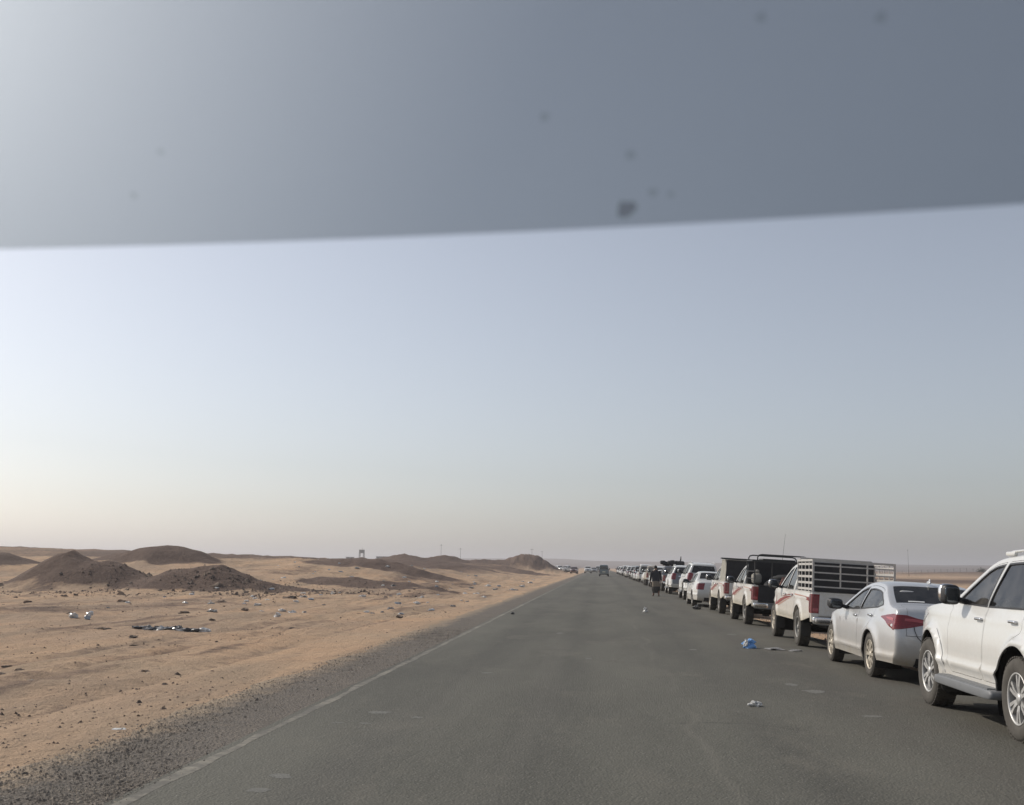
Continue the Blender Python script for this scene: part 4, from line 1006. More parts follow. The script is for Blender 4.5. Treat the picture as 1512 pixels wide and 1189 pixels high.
for sx in (-1, 1):
    mb = MB(); slab(mb, sx * .795 - .025, sx * .795 + .025, -.36, .34, -.02, .03, 2, 8); mb.build('pillar', 'plastic_grey', WS)
WSM = Matrix.Translation(WS.location) @ Matrix.Rotation(R(-5.4), 4, 'Z')
for px, py, r_, mt in ((926, 308, .0058, 'speck_solid'), (930, 228, .0030, 'speck'), (200, 288, .0026, 'speck'), (238, 222, .0024, 'speck'), (805, 170, .0028, 'speck'), (1300, 22, .0034, 'speck'), (1123, 25, .0030, 'speck'), (963, 283, .0030, 'speck'), (990, 285, .0024, 'speck')):
    ray = (F * 1500 + R2 * (px - 756) - U2 * (py - 594.5)); best = None
    rl_ = WSM.to_3x3().inverted() @ ray; o_ = WSM.inverted() @ Vector((0, 0, CAM_H))
    for k in range(400):
        x_ = o_ + rl_ * (.0003 + k * .0000012); v_ = (x_.z - .0225) / math.cos(RAKE); g_ = on_glass(x_.x, v_)
        if best is None or abs(g_.y - x_.y) < best[0]: best = (abs(g_.y - x_.y), x_.x, v_)
    mb = MB(); rr = random.Random(px); V = []
    c_ = on_glass(best[1], best[2], .0022); ring = []
    for k in range(12):
        a = k * math.pi / 6; q = r_ * rr.uniform(.6, 1.3); ring.append(on_glass(best[1] + q * math.cos(a), best[2] + q * math.sin(a), .0018))
    mb.add([c_] + ring, [(0, 1 + k, 1 + (k + 1) % 12) for k in range(12)]); mb.build('dust_speck', mt, WS)

# ---------------------------------------------------------------- the queue of vehicles
suv = build_suv()
park(suv, 10.72, 4.05, 2.75, .918, 'white SUV with grey side step, nearest of the queue, cut by the picture edge', 'suv')
sedan = build_sedan()
park(sedan, 16.85, 4.20, 2.70, .868, 'silver sedan with dark rear window between the nearest SUV and the caged pickup', 'sedan')
pick = build_pickup(); 
pick2 = copy_tree(pick); pick3 = copy_tree(pick)
park(pick, 23.35, 4.30, 3.085, .90, 'white pickup truck with white barred cargo cage and red side stripes', 'pickup')
park(pick2, 31.9, 4.34, 3.085, .90, 'white pickup truck with black tube rack and open tail, second pickup in the queue', 'pickup')
park(pick3, 39.1, 4.40, 3.085, .90, 'white pickup truck with canvas bed cover, just behind the older white sedan', 'pickup')

def barpart(name, a, b, w, h, mat, parent):
    mb = MB(); mb.bar(a, b, w, h); return mb.build(name, mat, parent)
def tubepart(name, pts, r, mat, parent):
    mb = MB(); mb.tube(pts, r, 8); return mb.build(name, mat, parent)
# white cage on the nearest pickup (coordinates: rear axle at y = -1.5425)
o = -1.5425; zt = 1.755; zb = 1.13; hx = .80; ar, af = o - 1.19, o + .42
cage = MB()
for sx in (-1, 1):
    for y in (ar, af): cage.bar((sx * hx, y, zb), (sx * hx, y, zt), .04)
    cage.bar((sx * hx, ar - .02, zt), (sx * hx, af + .02, zt), .042)
cage.bar((-hx - .02, ar, zt), (hx + .02, ar, zt), .042); cage.bar((-hx - .02, af, zt), (hx + .02, af, zt), .042)
cage.tube([(-hx, af, zt), (-hx + .06, af, zt + .06), (hx - .06, af, zt + .06), (hx, af, zt)], .018)
cage = cage.build('cargo_cage', 'rack_white', pick)
for sx in (-1, 1):
    for k in range(5): barpart('bar', (sx * hx, ar, 1.18 + k * .125), (sx * hx, af, 1.18 + k * .125), .012, .045, 'rack_white', cage)
    for k in range(3): barpart('bar', (sx * (hx + .004), ar + (k + 1) * .4, zb), (sx * (hx + .004), ar + (k + 1) * .4, zt), .014, .035, 'rack_white', cage)
mb = MB(); mb.box((0, af - .05, 1.43), (1.56, .03, .62)); mb.build('shade_panel', 'canvas_dark', cage)  # dark panel added so the cab back behind the bars looks shaded
for k, z in enumerate((1.235, 1.375, 1.515, 1.655)): barpart('bar', (-hx, ar, z), (hx, ar, z), .022, .026, 'rack_white', cage)
for x in (-.26, .27): barpart('bar', (x, ar - .004, 1.23), (x, ar - .004, zt), .024, .024, 'rack_white', cage)
# black tube rack, second pickup
rk = MB()
for sx in (-1, 1):
    for y in (ar + .02, af): rk.tube([(sx * .78, y, 1.12), (sx * .78, y, 1.80)], .02)
    rk.tube([(sx * .78, ar, 1.80), (sx * .78, af, 1.80)], .022)
rk.bar((-.86, ar + .02, 1.80), (.86, ar + .02, 1.80), .05, .05); rk.bar((-.8, af, 1.80), (.8, af, 1.80), .04)
rk = rk.build('tube_rack', 'rack_black', pick2)
hp = []
for y in (ar + .1, af + .3):
    tubepart('hoop', [(-.70, y, 1.80), (-.70, y, 1.90), (-.66, y, 1.955), (-.58, y, 1.975), (.58, y, 1.975), (.66, y, 1.955), (.70, y, 1.90), (.70, y, 1.80)], .019, 'rack_black', rk)
barpart('board', (-.55, ar + .5, 1.845), (.35, ar + .5, 1.845), .8, .04, 'rack_black', rk)
for x in (-.3, .25): tubepart('post', [(x, ar + .02, 1.12), (x, ar + .02, 1.79)], .014, 'rack_black', rk)
mb = MB(); mb.box((0, af - .05, 1.45), (1.52, .03, .66)); mb.build('shade_panel', 'canvas_dark', rk)  # dark panel added here too, shading the bright cab rear
for z in (1.3, 1.5): tubepart('rail', [(-.78, ar + .02, z), (-.78, af, z)], .012, 'rack_black', rk)
tubepart('whip_antenna', [(.62, o + 2.95, 1.15), (.66, o + 2.95, 1.9), (.74, o + 2.95, 2.75)], [.006, .005, .003], 'trim_black', pick2)
for ch in list(pick2.children):
    if ch.name.startswith('tailgate'):
        for sl in ch.material_slots: sl.link = 'OBJECT'; sl.material = MATS['canvas_dark']
# canvas bed cover, third pickup
cv = MB(); zz_ = 1.86
for sx in (-1, 1):
    V = []; n = 12
    for j, z in enumerate((1.13, 1.4, 1.65, zz_)):
        for k in range(n + 1): V.append((sx * (.82 - .05 * j / 3 + .012 * math.sin(k * 2.6 + j * 2)), ar + (af + .05 - ar) * k / n, z))
    Fc = [(j * (n + 1) + k, j * (n + 1) + k + 1, (j + 1) * (n + 1) + k + 1, (j + 1) * (n + 1) + k) for j in range(3) for k in range(n)]
    cv.add(V, Fc if sx > 0 else [f[::-1] for f in Fc], smooth=True)
cv.box((0, (ar + af) / 2, zz_ + .012), (1.56, af - ar + .06, .02))
cv = cv.build('canvas_cover', 'canvas', pick3)
mb = MB(); mb.box((0, ar - .004, 1.49), (1.6, .02, .72)); mb.build('rear_flap', 'canvas_dark', cv)
mb = MB(); mb.box((-.1, ar + .3, zz_ + .05), (1.7, .35, .05)); mb.build('roof_board', 'rack_black', cv)
for k in range(3): barpart('frame_hoop', (-.81, ar + .4 + k * .42, 1.14), (-.765, ar + .4 + k * .42, 1.85), .012, .03, 'canvas', cv)

def world_of(root, p): return Matrix.LocRotScale(root.location, root.rotation_euler, root.scale) @ Vector(p)
# things carried
mb = MB()
for k in range(7):
    rr = random.Random(k); mb.soft((rr.uniform(-.35, .35), rr.uniform(-.45, .45), .18 + .13 * k * .6), (rr.uniform(.5, .8), rr.uniform(.5, .8), rr.uniform(.28, .4)), .6)
c_ = mb.build('cargo_bundle', 'canvas_dark'); c_.location = world_of(pick2, (.1, o - .35, .70)); tag(c_, 'dark bundled load heaped in the bed of the black-racked pickup', 'bundle')
V = []; n = 14
for j in range(n):
    tt = j / (n - 1); zc = 1.46 - .62 * tt - .08 * tt * tt; yc = -.02 - .08 * math.sin(tt * 3)
    for k in range(7):
        s_ = k / 6 - .5; V.append((s_ * (.20 + .10 * tt) - .10 * math.sin(tt * 2.6) + .02 * math.sin(k * 2 + j * .7), yc + .03 * math.sin(k * 2.2 + j * .5), zc))
Vb = [(x, y + .02, z) for x, y, z in V]; Fc = [(j * 7 + k, j * 7 + k + 1, (j + 1) * 7 + k + 1, (j + 1) * 7 + k) for j in range(n - 1) for k in range(6)]
nV = len(V); Fb = [tuple(i + nV for i in f[::-1]) for f in Fc]
c_ = obj_from('blanket', V + Vb, Fc + Fb, 'blanket', smooth=True); c_.location = world_of(pick2, (.12, ar - .09, 0)); tag(c_, 'brown blanket hanging down the tail of the black-racked pickup', 'blanket')
mb = MB(); mb.soft((0, 0, .16), (.30, .36, .32), .6); mb.soft((.02, .02, .36), (.15, .17, .13), .8); c_ = mb.build('white_sack', 'canvas'); c_.location = world_of(pick2, (-.55, o + .02, 1.15)); tag(c_, 'pale tied sack on the near side of the black-racked pickup bed', 'sack')
mb = MB(); rr = random.Random(4)
for k in range(60):
    a = rr.uniform(0, 6.3); e = rr.uniform(-.2, 1.2); L = rr.uniform(.10, .17); d_ = Vector((math.cos(a) * math.cos(e), math.sin(a) * math.cos(e), math.sin(e)))
    mb.tube([(0, 0, 0), d_ * L * .6, d_ * L + Vector((0, 0, -.02))], [.006, .008, .002], 4, False)
c_ = mb.build('straw_tuft', 'straw'); c_.location = world_of(sedan, (-.35, -1.28, 1.05)); tag(c_, 'tuft of yellow straw behind the rear side window of the silver sedan', 'straw')

sedan_old = build_sedan('paint_white', True)
park(sedan_old, 45.9, 4.02, 2.60, .868, 'older white sedan with red tail lamps in front of the canvas-covered pickup', 'sedan')
suv2 = copy_tree(suv, None, {'paint_white': 'paint_white', 'glass_clear': 'glass_dark'}); suv2.scale = (1, 1.04, 1.05)
park(suv2, 55.3, 4.36, 2.86, .94, 'tall white SUV with dark windows just ahead of the older white sedan', 'suv')
suv3 = copy_tree(suv, None, {'glass_clear': 'glass_dark'}); suv3.scale = (1, 1, .98)
park(suv3, 66.7, 4.36, 2.75, .918, 'white SUV with grey tailgate beside the walking man', 'suv')
for ch in suv3.children:
    if ch.name.startswith('tailgate'):
        for sl in ch.material_slots: sl.link = 'OBJECT'; sl.material = MATS['paint_grey']
van = build_van()
tag(van, 'grey-green minivan driving away in the middle of the road', 'minivan'); van.location = (.78, 181, 0); van.scale = (1.04, 1, 1.04)

proto = dict(suv=(suv, 'paint_white', .918, 2.75), sedan=(sedan, 'paint_silver', .868, 2.70), old=(sedan_old, 'paint_white', .868, 2.60), pick=(pick, 'paint_white_dusty', .90, 3.085), van=(van, 'paint_teal', .84, 2.57))
DROP = ('cargo_cage', 'sticker', 'cable', 'side_stripe', 'steering', 'dashboard', 'mud_flap', 'fin_antenna', 'roof_rail')
def slim_copy(src, swap, keep_stripe=False):
    c = src.copy(); COL.objects.link(c); c.parent = None
    for k in ('label', 'group', 'category'):
        if k in c: del c[k]
    for ch in src.children:
        if any(ch.name.startswith(d) for d in DROP): continue
        copy_tree(ch, c, swap)
    return c
QUEUE = [('pick', 'paint_grey', 'dark pickup truck under a bundle of black baggage, beyond the walking man'), ('old', 'paint_white', 'white sedan half hidden behind the walking man'),
         ('suv', 'paint_white', 'white SUV directly left of the walking man'), ('pick', 'paint_beige', 'beige pickup truck just left of the walking man'), ('suv', 'paint_beige', 'beige SUV ahead of the beige pickup in the queue'),
         ('old', 'paint_white', 'white sedan ahead of the beige SUV in the queue'), ('van', 'paint_white', 'white minivan with dark back window in the middle of the queue'), ('sedan', 'paint_pearl', 'pale silver sedan ahead of the white minivan'),
         ('sedan', 'paint_pearl', None), ('suv', 'paint_black', 'black SUV ahead of two pale silver sedans'), ('old', 'paint_white', None), ('pick', 'paint_white', None), ('suv', 'paint_green', 'dark green SUV far along the queue'),
         ('sedan', 'paint_grey', None), ('old', 'paint_white', None), ('suv', 'paint_white', None), ('pick', 'paint_white_dusty', None), ('sedan', 'paint_silver', None), ('suv', 'paint_grey', None), ('van', 'paint_white', None),
         ('old', 'paint_silver', None), ('suv', 'paint_white', None), ('pick', 'paint_white', None), ('sedan', 'paint_black', None), ('old', 'paint_white', None), ('suv', 'paint_white', None), ('sedan', 'paint_silver', None), ('pick', 'paint_grey', None)]
CNAME = dict(paint_white='white', paint_white_dusty='dusty white', paint_pearl='pale silver', paint_silver='silver', paint_grey='dark grey', paint_black='black', paint_beige='beige', paint_green='dark green')
KNAME = dict(suv='SUV', sedan='sedan', old='sedan', pick='pickup truck', van='minivan'); KCAT = dict(suv='suv', sedan='sedan', old='sedan', pick='pickup', van='minivan')
yq = 74.2; rr = random.Random(11); queue_objs = []
for k, (kd, pc, lab) in enumerate(QUEUE):
    src, p0, half, wb = proto[kd]; c = slim_copy(src, {p0: pc, 'glass_clear': 'glass_tinted'}); c.scale = (1, 1, rr.uniform(.94, 1.02))
    lb = lab or '%s %s in the far part of the roadside queue' % (CNAME[pc], KNAME[kd])
    park(c, yq, 4.3 + rr.uniform(-.15, .2), wb, half, lb, KCAT[kd], 'vehicles queued along the right-hand verge' if lab else 'far queue: %s %s' % (CNAME[pc], KNAME[kd]))
    queue_objs.append(c); yq += rr.uniform(6.1, 7.4) + (.8 if kd == 'pick' else 0)
# baggage on the dark pickup
mb = MB()
for k in range(9):
    r2 = random.Random(k + 40); mb.soft((-.7 + k * .17, r2.uniform(-.2, .2), .16 + r2.uniform(0, .12)), (.42, .7, r2.uniform(.28, .45)), .6)
mb.tube([(.55, 0, .2), (.6, 0, .5), (.62, 0, .72)], [.06, .045, .02])
c_ = mb.build('baggage', 'canvas_dark'); b0 = queue_objs[0]; c_.location = world_of(b0, (-.05, .1, 1.75)); tag(c_, 'black baggage piled on the roof of the dark pickup beyond the walking man', 'baggage')

# vehicles coming the other way and standing on the far left verge
for k, (kd, pc, x, y, rz, lb) in enumerate([('suv', 'paint_white', -2.9, 262, 180, 'white SUV coming towards the viewer far down the road'), ('old', 'paint_grey', -1.5, 300, 180, 'dark car coming along the road behind the far white SUV'),
                                            ('van', 'paint_white', -.4, 330, 180, 'white minivan coming along the road left of the driving minivan'), ('pick', 'paint_maroon', -6.1, 250, 178, 'maroon pickup truck standing on the far left verge'),
                                            ('pick', 'paint_white', -8.4, 262, 150, 'white pickup truck angled on the far left verge'), ('suv', 'paint_white', -10.5, 275, 200, 'white SUV furthest left on the far verge'), ('old', 'paint_pearl', -9.6, 300, 190, 'pale sedan behind the others on the far left verge')]):
    src, p0, half, wb = proto[kd]; c = slim_copy(src, {p0: pc, 'glass_clear': 'glass_tinted'}); c.scale = (1, 1, 1)
    c.location = (x, y, float(height(np.array([x]), np.array([y]))[0]) if x < -4 else 0); c.rotation_euler = (0, 0, R(rz)); tag(c, lb, KCAT[kd])

# ---------------------------------------------------------------- walking man, seen from behind
simple('skin', (.22, .12, .075), .6); simple('hair', (.012, .011, .010), .7); simple('jacket', (.022, .024, .03), .85); simple('wrap', (.20, .165, .125), .9, var=.35, scale=30); simple('wrap_dark', (.035, .032, .028), .9, var=.4, scale=40); simple('sandal', (.03, .02, .015), .7)
man = empty('person', (3.28, 60.6, 0)); man.rotation_euler = (0, 0, R(6)); man.scale = (1.14, 1.1, 1.0)
J = [(0, 0, .92, .15, .11), (0, .01, 1.15, .14, .10), (0, .02, 1.36, .17, .11), (0, .03, 1.48, .055, .055), (0, .05, 1.56, .07, .085), (0, .055, 1.64, .078, .095), (0, .05, 1.70, .05, .06)]
E_ = [(i, i + 1) for i in range(6)]
def chain(start, pts):
    p = start
    for q in pts: J.append(q); E_.append((p, len(J) - 1)); p = len(J) - 1
    return p
for sx, sw in ((-1, 1), (1, -1)):
    chain(2, [(sx * .19, .01, 1.40, .06, .06), (sx * .25, .02 - .04 * sw, 1.13, .045, .045), (sx * .26, .05 + .08 * sw, .90, .035, .035)]); h_ = len(J) - 1
    J.append((sx * .265, .07 + .09 * sw, .82, .02, .034)); E_.append((h_, len(J) - 1)); pm = len(J) - 1
    for f in range(4): chain(pm, [(sx * .262, .045 + .09 * sw + f * .02, .76, .0085, .0085), (sx * .255, .05 + .09 * sw + f * .019, .715 + (.01 if f in (0, 3) else 0), .008, .008)])
    chain(pm, [(sx * .245, .11 + .09 * sw, .80, .009, .009), (sx * .235, .125 + .09 * sw, .765, .008, .008)])
    chain(0, [(sx * .10, .0, .86, .085, .09), (sx * .11, .06 + .10 * sw, .48, .06, .065), (sx * .11, -.02 + .16 * sw, .09, .038, .042), (sx * .12, .06 + .16 * sw, .035, .04, .03), (sx * .125, .14 + .16 * sw, .028, .038, .022)])
me = bpy.data.meshes.new('body'); me.from_pydata([j[:3] for j in J], E_, []); me.materials.append(MATS['skin'])
body_o = bpy.data.objects.new('body', me); COL.objects.link(body_o); body_o.parent = man
body_o.modifiers.new('Skin', 'SKIN')
for k, sv in enumerate(me.skin_vertices[0].data): sv.radius = (J[k][3], J[k][4]); sv.use_root = (k == 0)
ms = body_o.modifiers.new('Sub', 'SUBSURF'); ms.levels = 1; ms.render_levels = 2
def ring_loft(mb, rings, n=24, fold=0, seed=0):
    V = []
    for j, (cx, cy, z, rx_, ry_) in enumerate(rings):
        for k in range(n):
            a = 2 * math.pi * k / n; w = 1 + fold * math.sin(k * 5.1 + seed + j * .3) * (j / len(rings))
            V.append((cx + rx_ * w * math.cos(a), cy + ry_ * w * math.sin(a), z))
    mb.add(V, [(j * n + k, j * n + (k + 1) % n, (j + 1) * n + (k + 1) % n, (j + 1) * n + k) for j in range(len(rings) - 1) for k in range(n)], smooth=True)
jk = MB(); ring_loft(jk, [(0, .0, .84, .205, .15), (0, 0, .95, .20, .15), (0, .01, 1.15, .195, .14), (0, .02, 1.32, .215, .14), (0, .02, 1.40, .19, .12), (0, .03, 1.46, .10, .085), (0, .035, 1.50, .075, .075)])
jk.v = jk.v; jk.build('jacket', 'jacket', man)
for sx, sw in ((-1, 1), (1, -1)):
    sl = MB(); sl.tube([(sx * .15, .015, 1.41), (sx * .205, .01, 1.37), (sx * .252, .02 - .04 * sw, 1.13), (sx * .262, .05 + .08 * sw, .90)], [.075, .075, .062, .055], 12); sl.build('sleeve', 'jacket', man)
    sh = MB(); sh.soft((sx * .123, .075 + .16 * sw, .014), (.10, .26, .028), .5); sh.build('sandal', 'sandal', man)
wr = MB(); ring_loft(wr, [(0, 0, .96, .185, .135), (0, 0, .80, .20, .16), (0, .02, .55, .205, .19)], 28, .05); wr.build('wrap', 'wrap', man)
wr = MB(); ring_loft(wr, [(0, .02, .55, .205, .19), (0, .02, .45, .225, .215), (0, .02, .33, .215, .22), (0, .02, .18, .17, .21)], 28, .06); wr.build('wrap_hem', 'wrap_dark', man)
hr = MB(); hr.soft((0, .045, 1.665), (.175, .205, .19), .85); hr.build('hair', 'hair', man)
for sx in (-1, 1):
    e_ = MB(); e_.soft((sx * .083, .06, 1.615), (.02, .04, .06), .9, nu=6, nv=8); e_.build('ear', 'skin', man)
e_ = MB(); e_.soft((0, .152, 1.605), (.03, .04, .05), .9, nu=6, nv=8); e_.build('nose', 'skin', man)
tag(man, 'man in black jacket and knee-length wrap walking along the parked cars', 'person')

# ---------------------------------------------------------------- litter
def crumple(name, size, mat, seed, loc, flat=1.0, rz=0):
    rr_ = random.Random(seed); n, m_ = 9, 14; V = []
    for i_ in range(n + 1):
        u = -math.pi / 2 + math.pi * i_ / n
        for k in range(m_):
            a = 2 * math.pi * k / m_; d_ = Vector((math.cos(u) * math.cos(a), math.cos(u) * math.sin(a), math.sin(u)))
            w = 1 + .75 * mnoise.noise(d_ * 1.6 + Vector((seed, 0, 0))) + .45 * mnoise.noise(d_ * 4.1 + Vector((0, seed, 0)))
            V.append((d_.x * size[0] / 2 * w, d_.y * size[1] / 2 * w, max(-size[2] * .35, d_.z * size[2] / 2 * w) + size[2] * .33))
    Fc = [(i_ * m_ + k, i_ * m_ + (k + 1) % m_, (i_ + 1) * m_ + (k + 1) % m_, (i_ + 1) * m_ + k) for i_ in range(n) for k in range(m_)]
    o_ = obj_from(name, V, Fc, mat); o_.location = loc; o_.rotation_euler = (0, 0, rz); return o_
def gz(x, y): return float(height(np.array([x]), np.array([y]))[0])
def film(name, c, tr_=.25):
    t = NT(name); t.col(t.mix(t.noise(12, 3), tuple(x * .75 for x in c), c)); t.set(Roughness=.3); t.b.inputs['Transmission Weight'].default_value = 0
    t.b.inputs['Subsurface Weight'].default_value = .0; return t.m
film('bag_blue', (.20, .42, .78)); film('bag_white', (.64, .63, .60)); film('bag_grey', (.30, .29, .275)); film('rag_dark', (.05, .05, .05)); film('bag_pale_blue', (.42, .46, .50))
tag(crumple('plastic_bag', (.30, .26, .20), 'bag_blue', 3, (3.12, 22.2, .0)), 'crumpled bright blue plastic bag lying on the tarmac', 'plastic bag')
c_ = crumple('plastic_bag', (.10, .10, .16), 'bag_white', 8, (3.06, 22.12, .04)); tag(c_, 'twist of white plastic caught on the blue bag', 'plastic bag')
tag(crumple('paper_scrap', (.14, .11, .07), 'bag_white', 5, (1.88, 12.95, 0)), 'small crumpled white paper scrap on the near tarmac', 'litter')
tag(crumple('paper_cup', (.17, .15, .20), 'bag_white', 6, (1.70, 38.9, 0)), 'crushed white cup in the middle of the road', 'litter')
tag(crumple('cloth_scrap', (.30, .2, .05), 'bag_grey', 7, (3.60, 21.8, 0)), 'grey flattened cloth scrap beside the blue bag, left of two', 'litter')
tag(crumple('cloth_scrap', (.26, .2, .05), 'bag_grey', 9, (3.98, 21.6, -.01)), 'grey flattened cloth scrap beside the blue bag, right of two', 'litter')
tag(crumple('stone_lump', (.30, .25, .2), 'rag_dark', 11, (3.9, 42.1, 0)), 'dark lump on the tarmac behind the older white sedan', 'litter')
tag(crumple('stone_lump', (.13, .12, .08), 'rag_dark', 12, (-2.99, 35.7, 0)), 'dark lump on the left edge line of the road', 'litter')
for k, (x, y, sx, sy, sz, mt, lb) in enumerate([(-15.75, 29.9, .34, .3, .2, 'bag_white', 'white plastic bag on the sand, left of a pair below the heaps'), (-15.3, 29.9, .22, .2, .18, 'bag_pale_blue', 'pale bluish bag touching a white bag below the heaps'), (-16.75, 32.9, .26, .3, .2, 'bag_white', 'white plastic bag on the sand, upper right of a pair below the heaps'),
                                                (-10.42, 32.9, .22, .2, .2, 'bag_white', 'lone white scrap on the sand right of the rag pile'), (-13.4, 35, .4, .3, .14, 'bag_grey', 'grey torn sheet lying on the sand below the heaps'), (-4.99, 10.6, .16, .12, .03, 'bag_white', 'flat white scrap at the near sand edge'),
                                                (-19.6, 25.3, .32, .3, .1, 'bag_white', 'white scrap far left on the sand'), (-8.2, 14.6, .22, .1, .04, 'bag_grey', 'thin grey strip of plastic on the near sand')]):
    tag(crumple('plastic_scrap', (sx * .8, sy * .8, sz * .8), mt, 20 + k, (x, y, gz(x, y) - .01)), lb, 'litter')
for k in range(9):
    rr_ = random.Random(60 + k); x = -11.9 + k * .21; y = 26.0 + rr_.uniform(-.15, .15)
    mt = ('rag_dark', 'bag_grey', 'rag_dark', 'bag_white', 'rag_dark')[k % 5]
    o_ = crumple('rag', (rr_.uniform(.22, .4), .25, rr_.uniform(.09, .17)), mt, 70 + k, (x, y, gz(x, y) - .02))
    tag(o_, '%s rag, %s from the left in the row of dumped rubbish on the sand' % ({'rag_dark': 'dark', 'bag_grey': 'grey', 'bag_white': 'pale'}[mt], ['first', 'second', 'third', 'fourth', 'fifth', 'sixth', 'seventh', 'eighth', 'ninth'][k]), 'rag', 'row of dumped rubbish')
for k, (x, y, s_) in enumerate([(-12.8, 25.8, .34), (-12.5, 25.5, .26), (-10.7, 23.1, .30), (-9.7, 20.8, .30), (-9.5, 20.6, .22), (-7.23, 16.1, .24), (-9.14, 15.8, .2), (-9.75, 16.5, .22), (-8.9, 14.9, .2), (-17.5, 33, .35), (-14.2, 34.5, .45), (-12.6, 36, .4), (-20, 42, .6), (-16.5, 44, .5), (-11.5, 30, .3), (-9.0, 28.5, .3), (-8.4, 27.9, .35), (-6.92, 35.5, .4), (-23, 40, .5), (-14.6, 48, .7)]):
    o_ = crumple('dark_clod', (s_ * .8, s_ * .6, s_ * .26), 'stone_dark', 90 + k, (x, y, gz(x, y) - .02), rz=k); tag(o_, 'dark clod of earth lying on the pale sand left of the road', 'clod', 'dark clods on the sand')
rr_ = random.Random(5)
for k in range(130):
    y = 36 * (130 / 36) ** rr_.uniform(0, 1); x = -6.0 - rr_.uniform(0, 1) ** 1.2 * (7 + y * .17); s_ = rr_.uniform(.07, .17) * (1 + y / 120)
    mt = rr_.choice(['bag_white', 'bag_white', 'bag_grey', 'bag_grey', 'bag_white', 'bag_pale_blue'])
    o_ = crumple('plastic_scrap', (s_ * 1.3, s_, s_ * .6), mt, 200 + k, (x, y, gz(x, y) - .02)); tag(o_, {'bag_white': 'white scrap of litter blown across the sand beyond the verge', 'bag_grey': 'grey scrap of litter blown across the sand beyond the verge', 'bag_pale_blue': 'pale blue scrap of litter blown across the sand beyond the verge'}[mt], 'litter', 'litter blown across the sand: %s' % mt[4:])

# ---------------------------------------------------------------- far things
simple('concrete', (.30, .27, .24), .9); simple('plaster', (.40, .375, .35), .9); simple('dark_opening', (.05, .05, .05), .8); simple('pole_wood', (.10, .085, .07), .9); simple('shrub_green', (.05, .055, .03), .9)
tw = empty('water_tower', (-140.5, 600, 5.2)); tag(tw, 'square tank tower on four legs on the left skyline', 'tower')
mb = MB(); mb.box((0, 0, 3.9), (2.7, 2.7, 1.9)); mb.box((0, 0, 4.9), (3.0, 3.0, .15)); tk_ = mb.build('tank', 'concrete', tw)
mb = MB(); mb.tube([(.1, 0, 4.9), (.1, 0, 6.4)], .06); mb.build('mast', 'pole_wood', tk_)
for sx in (-1, 1):
    for sy in (-1, 1): barpart('leg', (sx * 1.25, sy * 1.25, -3), (sx * 1.25, sy * 1.25, 3.0), .35, .35, 'concrete', tw)
mb = MB(); mb.box((0, 0, .3), (2.4, 2.4, .25)); mb.build('brace', 'concrete', tw)
for k, (x, y, w_, d_, h_, z0) in enumerate([(-131, 620, 9, 6, 2.4, 3.9), (-121, 640, 7, 6, 1.7, 3.9), (-112, 640, 10, 6, 2.2, 3.7), (-101, 650, 6, 5, 1.4, 3.7), (-150, 610, 4, 4, 1.5, 4.2)]):
    b_ = empty('far_building', (x, y, z0)); tag(b_, ['long pale low building just right of the tank tower', 'small pale hut second right of the tank tower', 'wide pale building third right of the tank tower', 'pale hut furthest right of the tank tower', 'small pale hut just left of the tank tower'][k], 'building')
    mb = MB(); mb.box((0, 0, h_ / 2 - 1), (w_, d_, h_ + 2)); mb.build('wall', 'plaster', b_)
    mb = MB(); mb.box((0, 0, h_ + .1), (w_ + .5, d_ + .5, .2)); mb.build('roof', 'concrete', b_)
    for j in range(max(2, int(w_ // 2.5))):
        mb = MB(); mb.box((-w_ / 2 + 1.2 + j * 2.3, -d_ / 2 - .02, h_ * .55), (.9, .06, .9)); mb.build('window', 'dark_opening', b_)
for k, (x, y, h_, lb) in enumerate([(-27.5, 420, 8.5, 'utility pole behind the big heap, left of a pair'), (-25.0, 450, 8, 'utility pole behind the big heap, right of a pair'), (-62, 400, 8, 'utility pole behind the middle ridge'), (-55, 405, 7, 'short utility pole right of the middle ridge'), (96, 330, 8.5, 'thin mast on the plain behind the silver sedan')]):
    p_ = empty('utility_pole', (x, y, gz(x, y) - .2)); tag(p_, lb, 'pole')
    tubepart('shaft', [(0, 0, 0), (0, 0, h_)], [.07, .045] if k < 4 else [.05, .02], 'pole_wood', p_)
    if k < 4: barpart('crossarm', (-.7, 0, h_ - .5), (.7, 0, h_ - .5), .06, .07, 'pole_wood', p_)
    else: tubepart('crossarm', [(-.2, 0, h_ - .3), (.2, 0, h_ - .3)], .03, 'pole_wood', p_)
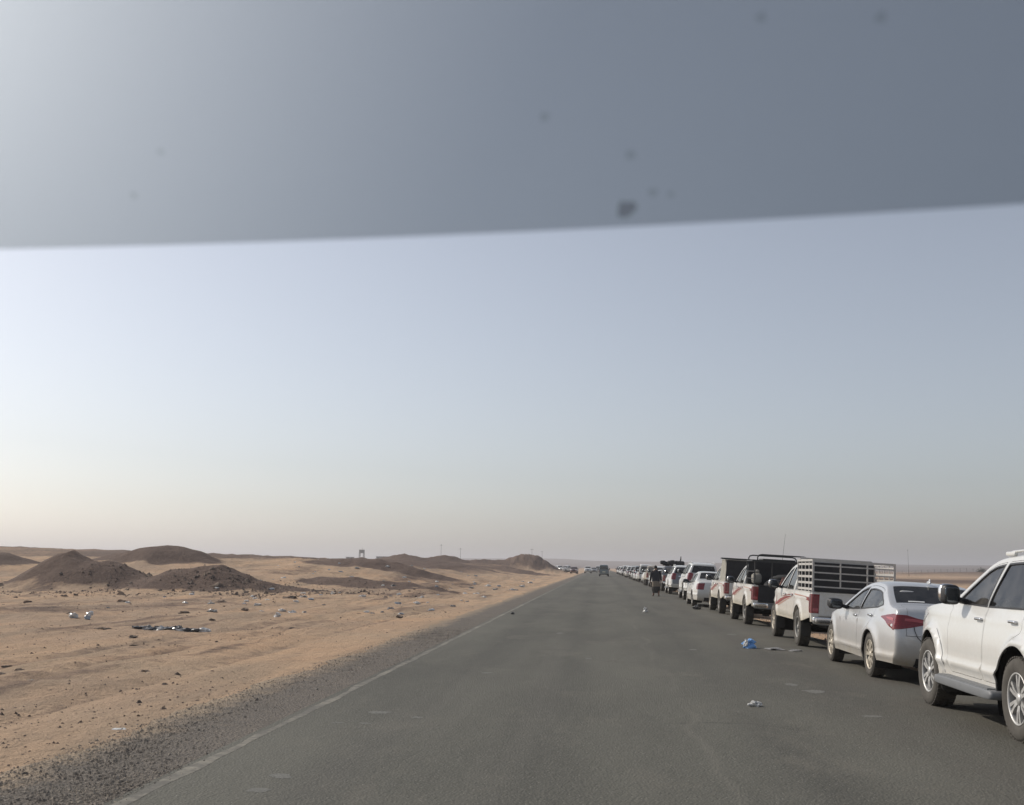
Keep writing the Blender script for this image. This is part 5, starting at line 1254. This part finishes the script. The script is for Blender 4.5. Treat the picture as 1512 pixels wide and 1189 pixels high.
# fence line across the plain on the right
fn = empty('fence', (0, 0, 0)); tag(fn, 'long dark wire fence on low earth bank across the right-hand plain', 'fence')
fx = np.arange(100, 172, 2.4)
fyf = lambda x: 392 + (x - 100) * .10
Vw = []; Fw = []
for j, x in enumerate(fx):
    y = fyf(x); z0 = gz(x, y); tubepart('post', [(x, y, z0 - .2), (x, y, z0 + 1.55)], .045, 'pole_wood', fn)
for z in (.5, .95, 1.4):
    tubepart('wire', [(x, fyf(x), gz(x, fyf(x)) + z) for x in fx], .012, 'pole_wood', fn)
def leafclump(mb, c, r, n, rng):
    for _ in range(n):
        d_ = Vector((rng.gauss(0, 1), rng.gauss(0, 1), abs(rng.gauss(0, .8)))).normalized() * r * rng.uniform(.3, 1); s_ = r * .16
        a = Vector((rng.uniform(-1, 1), rng.uniform(-1, 1), rng.uniform(-1, 1))).normalized() * s_; b = a.orthogonal().normalized() * s_ * .6; p = Vector(c) + d_
        mb.add([p - a, p + b, p + a, p - b], [(0, 1, 2, 3)])
rng = random.Random(2)
for k, (x, y, r_) in enumerate([(-68, 330, 1.0), (-60, 300, .7), (-75, 340, .8), (150, 420, 2.2), (120, 500, 2.0), (170, 430, 1.5), (95, 620, 2.6), (140, 640, 2.0), (60, 700, 2.4), (30, 720, 2.2)]):
    b_ = empty('desert_shrub', (x, y, gz(x, y))); mb = MB(); leafclump(mb, (0, 0, r_ * .45), r_, 160, rng); mb.build('foliage', 'shrub_green', b_)
    tubepart('stem', [(0, 0, -.2), (.05, .03, r_ * .5)], .06, 'pole_wood', b_)
    tag(b_, 'small dark desert shrub on the %s skyline' % ('left' if x < 0 else 'right'), 'shrub', 'shrubs on the %s skyline' % ('left' if x < 0 else 'right'))

# ---------------------------------------------------------------- dusty air
hz = bpy.data.materials.new('haze'); hz.use_nodes = True; hz.node_tree.nodes.clear()
pv = hz.node_tree.nodes.new('ShaderNodeVolumePrincipled'); ho = hz.node_tree.nodes.new('ShaderNodeOutputMaterial')
pv.inputs['Color'].default_value = (.97, .94, .95, 1); pv.inputs['Density'].default_value = .00048; pv.inputs['Anisotropy'].default_value = .35
hz.node_tree.links.new(pv.outputs[0], ho.inputs['Volume']); MATS['haze'] = hz
mb = MB(); mb.box((0, 0, 19), (18600, 18600, 60)); o_ = mb.build('haze', 'haze'); tag(o_, 'thin dusty haze over the desert plain', 'haze', kind='stuff')
